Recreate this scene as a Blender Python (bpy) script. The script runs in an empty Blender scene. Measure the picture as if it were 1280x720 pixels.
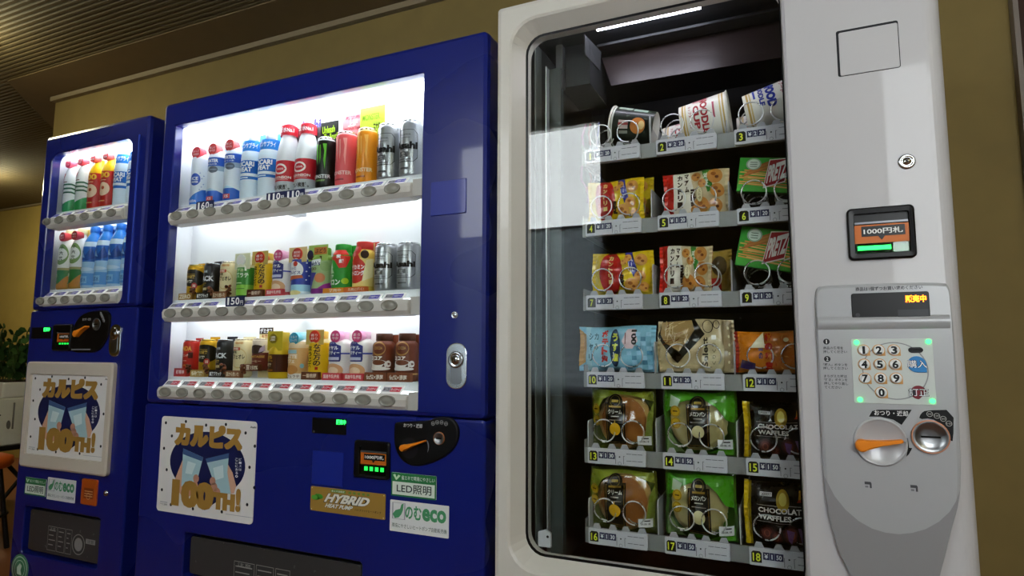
import bpy, bmesh, math, random
from mathutils import Vector, Matrix
random.seed(11)
S = bpy.context.scene
COL = S.collection

# ---------------------------------------------------------------- camera, world, exposure
CAM = Vector((0.0, -1.36, 1.0))          # eye 1 m up, 1.36 m in front of the wide machine's face
F_PX = 778.0                             # focal length in pixels of the 1280x720 frame
YAW, PITCH, ROLL = math.radians(24.14), math.radians(6.10), math.radians(0.17)


def cam_rot():
    cy, sy = math.cos(YAW), math.sin(YAW)
    cp, sp = math.cos(PITCH), math.sin(PITCH)
    cr, sr = math.cos(ROLL), math.sin(ROLL)
    B = Matrix(((1, 0, 0), (0, 0, -1), (0, 1, 0)))
    return (Matrix(((cr, -sr, 0), (sr, cr, 0), (0, 0, 1))) @ Matrix(((1, 0, 0), (0, cp, sp), (0, -sp, cp)))
            @ Matrix(((cy, 0, sy), (0, 1, 0), (-sy, 0, cy))) @ B)


RC = cam_rot()
RCT = RC.transposed()
cd = bpy.data.cameras.new('camera')
cd.sensor_width = 36.0
cd.lens = F_PX / 1280.0 * 36.0
cd.clip_start = 0.02
cam = bpy.data.objects.new('camera', cd)
COL.objects.link(cam)
r0, r1, r2 = RC[0], RC[1], RC[2]
cam.matrix_world = Matrix(((r0[0], -r1[0], -r2[0], CAM[0]), (r0[1], -r1[1], -r2[1], CAM[1]),
                           (r0[2], -r1[2], -r2[2], CAM[2]), (0, 0, 0, 1)))
S.camera = cam
S.view_settings.view_transform = 'Standard'
S.view_settings.look = 'None'
S.view_settings.gamma = 1.0
S.view_settings.use_curve_mapping = False
S.view_settings.exposure = 0.0
SKY = 12.0            # daylight outside the windows
TUBE = 8.0           # light bars inside the drink machines
CEIL_LAMP = 30.0      # ceiling lamps
SNACK_LED = 42.0     # light strip in the snack machine
w = bpy.data.worlds.new('sky')
S.world = w
w.use_nodes = True
bg = w.node_tree.nodes['Background']
bg.inputs[0].default_value = (0.95, 0.965, 1.0, 1)
bg.inputs[1].default_value = SKY


# ---------------------------------------------------------------- helpers
def at(px, py, y):
    """the point of the plane at depth y that the photo shows at pixel px, py"""
    d = RCT @ Vector(((px - 640) / F_PX, (py - 360) / F_PX, 1.0))
    return CAM + d * ((y - CAM[1]) / d[1])


def mapper(y, x0, y0, s):
    """crop coordinates of a close look at the photo -> (x, z) on the plane at depth y"""
    def f(X, Y):
        p = at(x0 + X / s, y0 + Y / s, y)
        return (p[0], p[2])
    return f


def lin(hx):
    hx = hx.lstrip('#')
    out = []
    for i in (0, 2, 4):
        c = int(hx[i:i + 2], 16) / 255.0
        out.append(c / 12.92 if c <= 0.04045 else ((c + 0.055) / 1.055) ** 2.4)
    return (*out, 1.0)


_mats = {}


def M(hx, rough=0.45, metal=0.0, coat=0.0, vary=0.0, scale=60.0, bump=0.0):
    key = (hx, rough, metal, coat, vary, bump)
    if key in _mats:
        return _mats[key]
    m = bpy.data.materials.new('paint_' + hx)
    m.use_nodes = True
    nt = m.node_tree
    b = nt.nodes['Principled BSDF']
    b.inputs['Base Color'].default_value = lin(hx)
    b.inputs['Metallic'].default_value = metal
    b.inputs['Coat Weight'].default_value = coat
    b.inputs['Specular IOR Level'].default_value = 0.25
    n = nt.nodes.new('ShaderNodeTexNoise')
    n.inputs['Scale'].default_value = scale
    tc = nt.nodes.new('ShaderNodeTexCoord')
    nt.links.new(tc.outputs['Object'], n.inputs['Vector'])
    mr = nt.nodes.new('ShaderNodeMapRange')
    mr.inputs['To Min'].default_value = max(0.02, rough - 0.05)
    mr.inputs['To Max'].default_value = rough + 0.05
    nt.links.new(n.outputs['Fac'], mr.inputs['Value'])
    nt.links.new(mr.outputs['Result'], b.inputs['Roughness'])
    if vary:
        mx = nt.nodes.new('ShaderNodeMixRGB')
        mx.inputs[1].default_value = tuple(c * (1 - vary) for c in lin(hx)[:3]) + (1,)
        mx.inputs[2].default_value = tuple(min(1, c * (1 + vary)) for c in lin(hx)[:3]) + (1,)
        nt.links.new(n.outputs['Fac'], mx.inputs[0])
        nt.links.new(mx.outputs[0], b.inputs['Base Color'])
    if bump:
        bp = nt.nodes.new('ShaderNodeBump')
        bp.inputs['Strength'].default_value = bump
        bp.inputs['Distance'].default_value = 0.002
        nt.links.new(n.outputs['Fac'], bp.inputs['Height'])
        nt.links.new(bp.outputs['Normal'], b.inputs['Normal'])
    _mats[key] = m
    return m


def EM(hx, strength):
    key = ('em', hx, strength)
    if key in _mats:
        return _mats[key]
    m = bpy.data.materials.new('glow_' + hx)
    m.use_nodes = True
    nt = m.node_tree
    nt.nodes.clear()
    e = nt.nodes.new('ShaderNodeEmission')
    e.inputs[0].default_value = lin(hx)
    e.inputs[1].default_value = strength
    o = nt.nodes.new('ShaderNodeOutputMaterial')
    nt.links.new(e.outputs[0], o.inputs[0])
    _mats[key] = m
    return m


def CLEAR(name, tint, gloss, rough=0.0, ior=1.5):
    """thin clear sheet: lets light straight through, mirrors a little of it by Fresnel"""
    key = ('clear', name)
    if key in _mats:
        return _mats[key]
    m = bpy.data.materials.new(name)
    m.use_nodes = True
    nt = m.node_tree
    nt.nodes.clear()
    t = nt.nodes.new('ShaderNodeBsdfTransparent')
    t.inputs[0].default_value = lin(tint)
    g = nt.nodes.new('ShaderNodeBsdfGlossy')
    g.inputs['Roughness'].default_value = rough
    ge = nt.nodes.new('ShaderNodeNewGeometry')
    dt = nt.nodes.new('ShaderNodeVectorMath')
    dt.operation = 'DOT_PRODUCT'
    nt.links.new(ge.outputs['Normal'], dt.inputs[0])
    nt.links.new(ge.outputs['Incoming'], dt.inputs[1])

    def math_node(op, a, b=None, clamp=False):
        n = nt.nodes.new('ShaderNodeMath')
        n.operation = op
        n.use_clamp = clamp
        for i, q in enumerate((a, b)):
            if q is None:
                continue
            if isinstance(q, (int, float)):
                n.inputs[i].default_value = q
            else:
                nt.links.new(q, n.inputs[i])
        return n.outputs[0]
    c = math_node('ABSOLUTE', dt.outputs['Value'])
    p5 = math_node('POWER', math_node('SUBTRACT', 1.0, c, True), 5.0)
    f0 = ((ior - 1) / (ior + 1)) ** 2
    fr = math_node('ADD', math_node('MULTIPLY', p5, 1 - f0), f0)
    mu = nt.nodes.new('ShaderNodeMath')
    mu.operation = 'MULTIPLY'
    mu.use_clamp = True
    mu.inputs[1].default_value = gloss
    nt.links.new(fr, mu.inputs[0])
    mx = nt.nodes.new('ShaderNodeMixShader')
    nt.links.new(mu.outputs[0], mx.inputs[0])
    nt.links.new(t.outputs[0], mx.inputs[1])
    nt.links.new(g.outputs[0], mx.inputs[2])
    o = nt.nodes.new('ShaderNodeOutputMaterial')
    nt.links.new(mx.outputs[0], o.inputs[0])
    _mats[key] = m
    return m


_txt = {}


def text_mesh(s, bold):
    key = (s, bold)
    if key not in _txt:
        c = bpy.data.curves.new('lettering', 'FONT')
        c.body = s
        c.offset = bold
        c.resolution_u = 3
        o = bpy.data.objects.new('lettering', c)
        me = bpy.data.meshes.new_from_object(o)
        v = [(p.co.x, p.co.y) for p in me.vertices]
        f = [tuple(p.vertices) for p in me.polygons]
        bpy.data.meshes.remove(me)
        bpy.data.objects.remove(o)
        bpy.data.curves.remove(c)
        xs = [p[0] for p in v] or [0, 1]
        ys = [p[1] for p in v] or [0, 1]
        w_, h_ = max(xs) - min(xs) or 1, max(ys) - min(ys) or 1
        v = [((p[0] - min(xs)) / w_, (p[1] - min(ys)) / h_) for p in v]
        _txt[key] = (v, f)
    return _txt[key]


WLOC = {}


class MB:
    """collects shapes in world coordinates and links them as ONE mesh object"""

    def __init__(s):
        s.v, s.f, s.m, s.sm, s.mats = [], [], [], [], []

    def mi(s, mat):
        if mat not in s.mats:
            s.mats.append(mat)
        return s.mats.index(mat)

    def add(s, verts, faces, mat, smooth=False):
        b = len(s.v)
        s.v += [tuple(p) for p in verts]
        k = s.mi(mat)
        for f in faces:
            s.f.append(tuple(b + i for i in f))
            s.m.append(k)
            s.sm.append(smooth)
        return s

    def box(s, x0, x1, y0, y1, z0, z1, mat, skip=''):
        v = [(x, y, z) for x in (x0, x1) for y in (y0, y1) for z in (z0, z1)]
        fs = {'l': (0, 1, 3, 2), 'r': (4, 6, 7, 5), 'f': (0, 4, 5, 1), 'b': (2, 3, 7, 6), 'd': (0, 2, 6, 4), 'u': (1, 5, 7, 3)}
        return s.add(v, [q for k, q in fs.items() if k not in skip], mat)

    def loft(s, loops, mat, cap0=False, cap1=False, smooth=False, closed=True):
        n = len(loops[0])
        v = [p for L in loops for p in L]
        f = []
        for i in range(len(loops) - 1):
            for j in range(n if closed else n - 1):
                k = (j + 1) % n
                f.append((i * n + j, i * n + k, (i + 1) * n + k, (i + 1) * n + j))
        s.add(v, f, mat, smooth)
        if cap0:
            s.add(loops[0], [tuple(range(n))], mat)
        if cap1:
            s.add(loops[-1], [tuple(reversed(range(n)))], mat)
        return s

    def plate(s, poly, y0, y1, mat, bev=0.0):
        """outline (x, z) with its face at y0 (towards the room) and its back at y1; bev rounds the front edge"""
        cx = sum(p[0] for p in poly) / len(poly)
        cz = sum(p[1] for p in poly) / len(poly)
        L = []
        if bev:
            def ins(p, d):
                r = math.hypot(p[0] - cx, p[1] - cz) or 1
                k = max(0.0, 1 - d / r)
                return (cx + (p[0] - cx) * k, cz + (p[1] - cz) * k)
            for d, e in ((1.0, 0.0), (0.3, 0.3), (0.0, 1.0)):
                L.append([(*[ins(p, bev * d)[0]], y0 + bev * e, ins(p, bev * d)[1]) for p in poly])
        else:
            L.append([(p[0], y0, p[1]) for p in poly])
        L.append([(p[0], y1, p[1]) for p in poly])
        return s.loft(L, mat, cap0=True, cap1=True)

    def lathe(s, prof, cx, cy, mat, seg=24, smooth=True, axis=None, z0=0.0):
        """prof [(r, z)]; axis: a 3x3 matrix turning +z, about (cx, cy, z0)"""
        L = []
        for r, z in prof:
            ring = []
            for j in range(seg):
                a = 2 * math.pi * j / seg
                p = Vector((r * math.cos(a), r * math.sin(a), z))
                if axis is not None:
                    p = axis @ p
                ring.append((cx + p[0], cy + p[1], z0 + p[2]))
            L.append(ring)
        return s.loft(L, mat, smooth=smooth)

    def tube(s, pts, r, mat, seg=6):
        pts = [Vector(p) for p in pts]
        L = []
        prev = None
        for i, p in enumerate(pts):
            t = (pts[min(i + 1, len(pts) - 1)] - pts[max(i - 1, 0)]).normalized()
            a = prev if prev is not None else (Vector((0, 0, 1)) if abs(t.z) < 0.9 else Vector((1, 0, 0)))
            u = (a - t * a.dot(t)).normalized()
            prev = u
            q = t.cross(u)
            L.append([tuple(p + u * (r * math.cos(2 * math.pi * k / seg)) + q * (r * math.sin(2 * math.pi * k / seg))) for k in range(seg)])
        return s.loft(L, mat, cap0=True, cap1=True, smooth=True)

    # ---- flat decoration laid on a surface F(u, v, lift)
    def flat(s, v2, polys, mat, F, lvl=1, cut=0.0, cutv=0.0):
        if cut or cutv:
            bm = bmesh.new()
            vs = [bm.verts.new((p[0], p[1], 0)) for p in v2]
            for q in polys:
                try:
                    bm.faces.new([vs[i] for i in q])
                except ValueError:
                    pass
            us = [p[0] for p in v2]
            ws = [p[1] for p in v2]
            for c, lo, hi, ax in ((cut, min(us), max(us), 0), (cutv, min(ws), max(ws), 1)):
                if c:
                    k = math.floor(lo / c) + 1
                    while k * c < hi - 1e-6:
                        co = (k * c, 0, 0) if ax == 0 else (0, k * c, 0)
                        no = (1, 0, 0) if ax == 0 else (0, 1, 0)
                        bmesh.ops.bisect_plane(bm, geom=bm.verts[:] + bm.edges[:] + bm.faces[:], dist=1e-7, plane_co=co, plane_no=no)
                        k += 1
            bm.verts.index_update()
            v2 = [(p.co.x, p.co.y) for p in bm.verts]
            polys = [tuple(q.index for q in f.verts) for f in bm.faces]
            bm.free()
        e = 0.00025 * lvl + 0.0002
        return s.add([F(p[0], p[1], e) for p in v2], polys, mat)

    def poly(s, pts, mat, F, lvl=1, cut=0, cutv=0):
        return s.flat(pts, [tuple(range(len(pts)))], mat, F, lvl, cut, cutv)

    def rect(s, x0, x1, z0, z1, mat, F, lvl=1, cut=0, cutv=0):
        return s.poly([(x0, z0), (x1, z0), (x1, z1), (x0, z1)], mat, F, lvl, cut, cutv)

    def ell(s, cx, cz, rx, rz, mat, F, lvl=1, cut=0, cutv=0, n=28, ring=0.0):
        o = [(cx + rx * math.cos(2 * math.pi * i / n), cz + rz * math.sin(2 * math.pi * i / n)) for i in range(n)]
        if not ring:
            return s.poly(o, mat, F, lvl, cut, cutv)
        q = [(cx + (rx - ring) * math.cos(2 * math.pi * i / n), cz + (rz - ring) * math.sin(2 * math.pi * i / n)) for i in range(n)]
        return s.flat(o + q, [(i, (i + 1) % n, n + (i + 1) % n, n + i) for i in range(n)], mat, F, lvl, cut, cutv)

    def text(s, t, x0, x1, z0, z1, mat, F, lvl=2, bold=0.0, cut=0, cutv=0, rot=0, shear=0.0):
        """lettering that fills the box; rot 90 turns it to read downwards, -90 upwards"""
        v, f = text_mesh(t, bold)
        if rot == 90:
            v = [(b, 1 - a) for a, b in v]
        elif rot == -90:
            v = [(1 - b, a) for a, b in v]
        return s.flat([(x0 + (x1 - x0) * a + shear * b * (z1 - z0), z0 + (z1 - z0) * b) for a, b in v], f, mat, F, lvl, cut, cutv)

    def build(s, name, parent=None, label=None, loc=None):
        me = bpy.data.meshes.new(name)
        if loc is None:
            xs, ys, zs = zip(*s.v)
            loc = Vector(((min(xs) + max(xs)) / 2, (min(ys) + max(ys)) / 2, min(zs)))
        loc = Vector(loc)
        me.from_pydata([(p[0] - loc[0], p[1] - loc[1], p[2] - loc[2]) for p in s.v], [], s.f)
        for m in s.mats:
            me.materials.append(m)
        me.polygons.foreach_set('material_index', s.m)
        me.polygons.foreach_set('use_smooth', s.sm)
        me.update()
        o = bpy.data.objects.new(name, me)
        COL.objects.link(o)
        base = WLOC[parent.name] if parent else Vector((0, 0, 0))
        o.location = loc - base
        WLOC[o.name] = loc
        if parent:
            o.parent = parent
        if label:
            o['label'] = label
        return o


def tag(o, label, cat, group=None):
    o['label'] = label
    o['category'] = cat
    if group:
        o['group'] = group
    return o


def thing(name, label, cat, loc, group=None):
    o = bpy.data.objects.new(name, None)
    o.empty_display_size = 0.05
    COL.objects.link(o)
    o.location = loc
    WLOC[o.name] = Vector(loc)
    return tag(o, label, cat, group)


def struct(mb, name, parent=None):
    o = mb.build(name, parent)
    o['kind'] = 'structure'
    return o


def twin(o, dx, dy, dz, parent):
    """a copy of a part (and of its own parts) moved by dx, dy, dz"""
    c = o.copy()
    COL.objects.link(c)
    c.parent = parent
    WLOC[c.name] = WLOC[o.name] + Vector((dx, dy, dz))
    c.location = WLOC[c.name] - WLOC[parent.name]
    for ch in o.children:
        twin(ch, dx, dy, dz, c)
    return c


def rrect(x0, x1, z0, z1, r, n=6):
    out = []
    for cx, cz, a in ((x1 - r, z1 - r, 0), (x0 + r, z1 - r, 90), (x0 + r, z0 + r, 180), (x1 - r, z0 + r, 270)):
        for i in range(n + 1):
            t = math.radians(a + 90.0 * i / n)
            out.append((cx + r * math.cos(t), cz + r * math.sin(t)))
    return out


def lift(loop, y):
    return [(p[0], y, p[1]) for p in loop]


def plane(y):
    return lambda u, v, e: (u, y - e, v)


def tpx(mb, f, s, X0, X1, Yc, H, mat, F, lvl=2, bold=0.0, **k):
    """lettering whose place was read in the crop f: from X0 to X1, centre line Yc, height H"""
    x0, x1 = f(X0, Yc)[0], f(X1, Yc)[0]
    Xm = (X0 + X1) / 2
    mb.text(s, x0, x1, f(Xm, Yc + H / 2)[1], f(Xm, Yc - H / 2)[1], mat, F, lvl, bold, **k)


def window_ring(mb, outer, hole, y0, y1, hy, mat, bev=0.008, hole_in=None):
    """a front panel with an opening: outer and hole are (x0, x1, z0, z1, r)"""
    x0, x1, z0, z1, r = outer
    L = []
    if hole_in:
        L.append(lift(rrect(*hole_in), hy))
    else:
        L.append(lift(rrect(*hole), hy))
    hx0, hx1, hz0, hz1, hr = hole
    L.append(lift(rrect(hx0, hx1, hz0, hz1, hr), y0 + 0.003))
    L.append(lift(rrect(hx0 - .003, hx1 + .003, hz0 - .003, hz1 + .003, hr + .003), y0))
    L.append(lift(rrect(x0 + bev, x1 - bev, z0 + bev, z1 - bev, r), y0))
    L.append(lift(rrect(x0 + bev * .3, x1 - bev * .3, z0 + bev * .3, z1 - bev * .3, r + bev * .5), y0 + bev * .3))
    L.append(lift(rrect(x0, x1, z0, z1, r + bev), y0 + bev))
    L.append(lift(rrect(x0, x1, z0, z1, r + bev), y1))
    mb.loft(L, mat)
    return mb


# shared colours
WHITE = M('f4f4f2')
INK = M('15151a', 0.5)
BLACK = M('0c0c0e', 0.35)
CHROME = M('cfd2d4', 0.18, 1.0)
STEEL = M('9a9c9e', 0.32, 1.0)
ORANGE = M('e8861e', 0.4)
GLASS = CLEAR('clear_glass', 'fafcfb', 1.0)

# ---------------------------------------------------------------- the room
H = 2.49
WALLC = M('7e6c3f', 0.75, vary=0.12, scale=9.0, bump=0.05)
CEILC = M('6f6248', 0.6, vary=0.1, scale=5.0)
STRIPC = M('7d6a4c', 0.7, vary=0.1, scale=12.0)
ROOMX0, ROOMX1, ROOMY0, FARY = -8.2, 2.6, -2.3, 2.28
CX = -3.88                                # the wall behind the machines ends here and turns away at 45 degrees
struct(MB().box(ROOMX0, ROOMX1, ROOMY0, FARY, -0.1, 0.0, M('7a4a2c', 0.45, vary=0.15, scale=14)), 'floor')
struct(MB().box(CX, ROOMX1, 0.75, 0.85, 0, H + .05, WALLC), 'wall_back')
dl = FARY - 0.75
b = MB()
b.add([(CX, .75, 0), (CX - dl, FARY, 0), (CX - dl, FARY, H), (CX, .75, H), (CX, .9, 0), (CX - dl + .1, FARY + .05, 0), (CX - dl + .1, FARY + .05, H), (CX, .9, H)],
      [(0, 1, 2, 3), (7, 6, 5, 4), (0, 3, 7, 4), (1, 5, 6, 2), (3, 2, 6, 7), (0, 4, 5, 1)], WALLC)
struct(b, 'wall_corner')
struct(MB().box(ROOMX0, CX - dl + .02, FARY, FARY + .1, 0, H + .05, M('a8904e', 0.75, vary=0.1, scale=9.0)), 'wall_far')
struct(MB().box(ROOMX0 - .1, ROOMX0, ROOMY0, FARY, 0, H + .05, WALLC), 'wall_left')
struct(MB().box(ROOMX1, ROOMX1 + .1, ROOMY0, .75, 0, H + .05, WALLC), 'wall_right')
# ribbed ceiling: grooves run along the machines
b = MB()
b.box(ROOMX0, ROOMX1, ROOMY0, FARY + .1, H + .010, H + .06, CEILC)
pitch = 0.027
k = 0
y = ROOMY0
while y < FARY:
    x1 = ROOMX1
    if y + pitch > 0.52:
        x1 = min(ROOMX1, CX + 0.52 - y - .04)
    b.add([(ROOMX0, y, H + .0065), (x1, y, H + .0065), (x1, y + .006, H), (ROOMX0, y + .006, H),
           (ROOMX0, y + .020, H), (x1, y + .020, H), (x1, y + .023, H + .0065), (ROOMX0, y + .023, H + .0065)],
          [(0, 1, 2, 3), (3, 2, 5, 4), (4, 5, 6, 7), (1, 6, 5, 2)], CEILC)
    y += pitch
struct(b, 'ceiling')
# plain border of the ceiling along the wall and round its corner
b = MB()
q = [(ROOMX1, .50), (CX + .0, .50), (CX - dl - .05, FARY - .2), (CX - dl + .28, FARY), (CX + .1, .80), (ROOMX1, .80)]
b.loft([[(p[0], p[1], H - .004) for p in q], [(p[0], p[1], H + .02) for p in q]], STRIPC, cap0=True, cap1=True)
struct(b, 'trim_1')
b = MB().box(CX - .005, ROOMX1, .722, .75, H - .032, H - .006, M('8a7c62', 0.5))
struct(b, 'trim_2')
struct(MB().box(ROOMX0, CX - dl + .1, FARY - .02, FARY, H - .02, H - .002, M('8a7c62', 0.5)), 'trim_3')
struct(MB().box(.603, .615, .715, .75, 0, H - .035, M('7d746c', 0.45)), 'trim_4')
b = MB().box(.617, 1.5, .725, .75, 0, 2.2, M('33190c', 0.5, vary=0.25, scale=6))
for zz in (.15, 1.15):
    b.plate(rrect(.72, 1.41, zz, zz + .9, .01), .717, .726, M('2b150a', 0.5, vary=0.25, scale=6), .006)
dr = struct(b, 'door_1')
struct(MB().lathe([(.0, 0), (.022, 0), (.026, .02), (.018, .035), (0, .036)], 1.43, .70, M('a08040', .3, 1), axis=Matrix.Rotation(math.radians(90), 3, 'X'), z0=1.0), 'door_handle', dr)
# wall across the room, with daylight windows (seen only as reflections in the machines)
WB = MB()
wins = [(-2.10, -.985, .75, 2.47), (.43, 1.35, 1.1, 2.488)]
xs = [ROOMX0]
for a in wins:
    WB.box(xs[-1], a[0], ROOMY0 - .12, ROOMY0, 0, H + .05, WALLC)
    WB.box(a[0], a[1], ROOMY0 - .12, ROOMY0, 0, a[2], WALLC)
    WB.box(a[0], a[1], ROOMY0 - .12, ROOMY0, a[3], H + .05, WALLC)
    xs.append(a[1])
WB.box(xs[-1], ROOMX1, ROOMY0 - .12, ROOMY0, 0, H + .05, WALLC)
struct(WB, 'wall_front')
for i, a in enumerate(wins):
    fr = MB()
    fm = M('c8c8c4', 0.4)
    fr.box(a[0], a[1], ROOMY0 - .08, ROOMY0 - .03, a[2], a[2] + .04, fm).box(a[0], a[1], ROOMY0 - .08, ROOMY0 - .03, a[3] - .04, a[3], fm)
    fr.box(a[0], a[0] + .04, ROOMY0 - .08, ROOMY0 - .03, a[2], a[3], fm).box(a[1] - .04, a[1], ROOMY0 - .08, ROOMY0 - .03, a[2], a[3], fm)
    fo = struct(fr, 'window_%d' % (i + 1))
    struct(MB().box(a[0] + .04, a[1] - .04, ROOMY0 - .056, ROOMY0 - .052, a[2] + .04, a[3] - .04, GLASS), 'window_pane', fo)
# a pleated shade raised from the sill covers the lower part of the first window
m = bpy.data.materials.new('shade_cloth')
m.use_nodes = True
nt = m.node_tree
nt.nodes.clear()
d1 = nt.nodes.new('ShaderNodeBsdfDiffuse')
d1.inputs[0].default_value = (.25, .27, .28, 1)
d2 = nt.nodes.new('ShaderNodeBsdfTranslucent')
d2.inputs[0].default_value = (.22, .25, .27, 1)
mx = nt.nodes.new('ShaderNodeMixShader')
o = nt.nodes.new('ShaderNodeOutputMaterial')
nt.links.new(d1.outputs[0], mx.inputs[1])
nt.links.new(d2.outputs[0], mx.inputs[2])
nt.links.new(mx.outputs[0], o.inputs[0])
a = wins[0]
b = MB()
L = []
nz = 40
for k in range(nz + 1):
    z = a[2] + .01 + (1.77 - a[2]) * k / nz
    L.append([(a[0] + .01, ROOMY0 - .02 + .012 * (k % 2), z), (a[1] - .01, ROOMY0 - .02 + .012 * (k % 2), z)])
b.loft(L, m, closed=False)
b.box(a[0] + .01, a[1] - .01, ROOMY0 - .026, ROOMY0, 1.77, 1.785, M('b0b0ac'))
tag(b.build('window_shade'), 'grey pleated shade raised over the lower half of the window', 'shade')

# ceiling lamps: shallow round fittings with an opal cover
for i, (lx, ly) in enumerate(((-3.46, -.06), (-6.12, 1.30), (1.9, -1.5))):
    t = thing('ceiling_lamp', ['round ceiling lamp over the drink machines end of the room', 'round ceiling lamp in the far part of the room',
                               'round ceiling lamp by the door end of the room'][i], 'lamp', (lx, ly, H - .1), 'round ceiling lamps')
    MB().lathe([(0, H), (.19, H), (.2, H - .02), (.19, H - .035), (0, H - .035)], lx, ly, M('d8d8d0'), 32).build('lamp_base', t)
    MB().lathe([(.175, H - .036), (.17, H - .08), (.12, H - .11), (0, H - .12)], lx, ly, EM('fdf6c8', CEIL_LAMP * (1.0, 2.0, 1.0)[i]), 32).build('lamp_cover', t)

# ---------------------------------------------------------------- the corner beyond the narrow machine
TX0, TX1, TY0, TY1, TZ = -5.15, -4.44, .86, 1.26, .43
t = thing('folding_table', 'black folding table with crossed legs under a white box', 'table', ((TX0 + TX1) / 2, (TY0 + TY1) / 2, 0))
dk = M('141210', 0.5)
MB().plate(rrect(TX0, TX1, TZ - .03, TZ, .01), TY0, TY1, dk).build('tabletop', t)
for xx in (TX0 + .05, TX1 - .05):
    for (ya, yb) in ((TY0 + .03, TY1 - .05), (TY1 - .03, TY0 + .05)):
        MB().tube([(xx, ya, 0), (xx, yb, TZ - .03)], .013, dk).build('leg', t)
for sgn in (0, 1):
    MB().tube([(TX0 + .05 if sgn else TX1 - .05, TY0 + .04, .06), (TX1 - .05 if sgn else TX0 + .05, TY0 + .04, TZ - .05)], .012, dk).build('brace', t)
bx = MB()
bm_ = M('cfcdbc', 0.55, vary=0.05)
bx.plate(rrect(-4.95, -4.445, TZ, .722, .012), .88, 1.22, bm_, .006)
Fp = plane(.88)
f = mapper(.88, 0, 390, 4.235)
grey = M('6a6a62')
bx.rect(*sorted((f(72, 490)[0], f(82, 490)[0])), f(78, 620)[1], f(78, 480)[1], grey, Fp)
for k in range(5):
    bx.rect(f(12, 0)[0], f(30 + 12 * (k % 3), 0)[0], f(20, 500 + 26 * k)[1], f(20, 492 + 26 * k)[1], grey, Fp)
bx.ell(*f(45, 597), .022, .026, grey, Fp)
bx.rect(f(2, 0)[0], f(20, 0)[0], f(10, 615)[1], f(10, 585)[1], M('a8a698'), Fp)
tag(bx.build('white_box'), 'white printed box standing on the black folding table', 'box')
t = thing('potted_plant', 'leafy green plant in a low white planter on the white box', 'plant', (-4.62, 1.02, .722))
MB().plate(rrect(-4.90, -4.455, .722, .818, .012), .90, 1.16, M('d6d4c8', 0.5), .008).build('planter', t)
MB().plate(rrect(-4.885, -4.47, .8185, .826, .003), .92, 1.14, M('2a1d12', 0.9)).build('soil', t)
rnd = random.Random(5)
st, lf = MB(), MB()
leafm = [M('2c4a22', 0.5), M('1f3a1a', 0.5), M('3c5c2a', 0.5)]
for k in range(26):
    x, y = -4.86 + .39 * (k + .5) / 26, 1.03 + rnd.uniform(-.07, .07)
    hh = rnd.uniform(.17, .31) * (1.12 if x < -4.62 else .82)
    lean = rnd.uniform(-.09, .10)
    pts = [(x + lean * (j / 6) ** 1.6, y + rnd.uniform(-.006, .006), .82 + hh * j / 6) for j in range(7)]
    st.tube(pts, .0035, M('3a4a22', .6), 5)
    for j in range(1, 7):
        for sd in (-1, 1):
            p = Vector(pts[j])
            dirv = Vector((sd * rnd.uniform(.6, 1), rnd.uniform(-.5, .5), rnd.uniform(.1, .7))).normalized()
            L = rnd.uniform(.045, .072)
            sdv = dirv.cross(Vector((0, 1, .2))).normalized() * L * .34
            q = [p, p + dirv * L * .35 + sdv, p + dirv * L * .75 + sdv * .7, p + dirv * L + Vector((0, 0, -.008)), p + dirv * L * .75 - sdv * .7, p + dirv * L * .35 - sdv]
            lf.add(q, [(0, 1, 2, 3), (0, 3, 4, 5)], leafm[rnd.randrange(3)])
st.build('stem', t)
lf.build('foliage', t)
# an orange stool by the table
t = thing('stool', 'orange seated stool with dark legs in front of the folding table', 'stool', (-3.86, .5, 0))
sx, sy, sz = -3.86, .5, .41
MB().lathe([(0, sz), (.15, sz), (.165, sz + .02), (.16, sz + .05), (.12, sz + .065), (0, sz + .07)], sx, sy, M('c2561a', .5), 28).build('seat', t)
for k in range(4):
    a = math.radians(45 + 90 * k)
    MB().tube([(sx + .11 * math.cos(a), sy + .11 * math.sin(a), sz), (sx + .17 * math.cos(a), sy + .17 * math.sin(a), 0)], .012, dk).build('leg', t)
MB().tube([(sx + .15 * math.cos(2 * math.pi * k / 24), sy + .15 * math.sin(2 * math.pi * k / 24), .17) for k in range(25)], .009, dk).build('foot_ring', t)

# ---------------------------------------------------------------- blue drink machines
BLUE = M('131f70', 0.28, coat=0.35, scale=2.0)
BLUE2 = M('121a5a', 0.35, coat=0.2)
BLUE3 = M('1a2a8c', 0.35, coat=0.2)
LINER = M('f3f5f8', 0.55)
BARC = M('c9c6bd', 0.4)
BTN = M('8d8b80', 0.22, coat=0.4)
TAGW = M('fbfbf8', 0.4)
PURP = M('4a45b4', 0.4)
REDL = M('c8203c', 0.4)
TGREY = M('a9a9b0', 0.4)
NAVY = M('20264e', 0.4)
GREENG = EM('24ff5a', 3.0)


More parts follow.
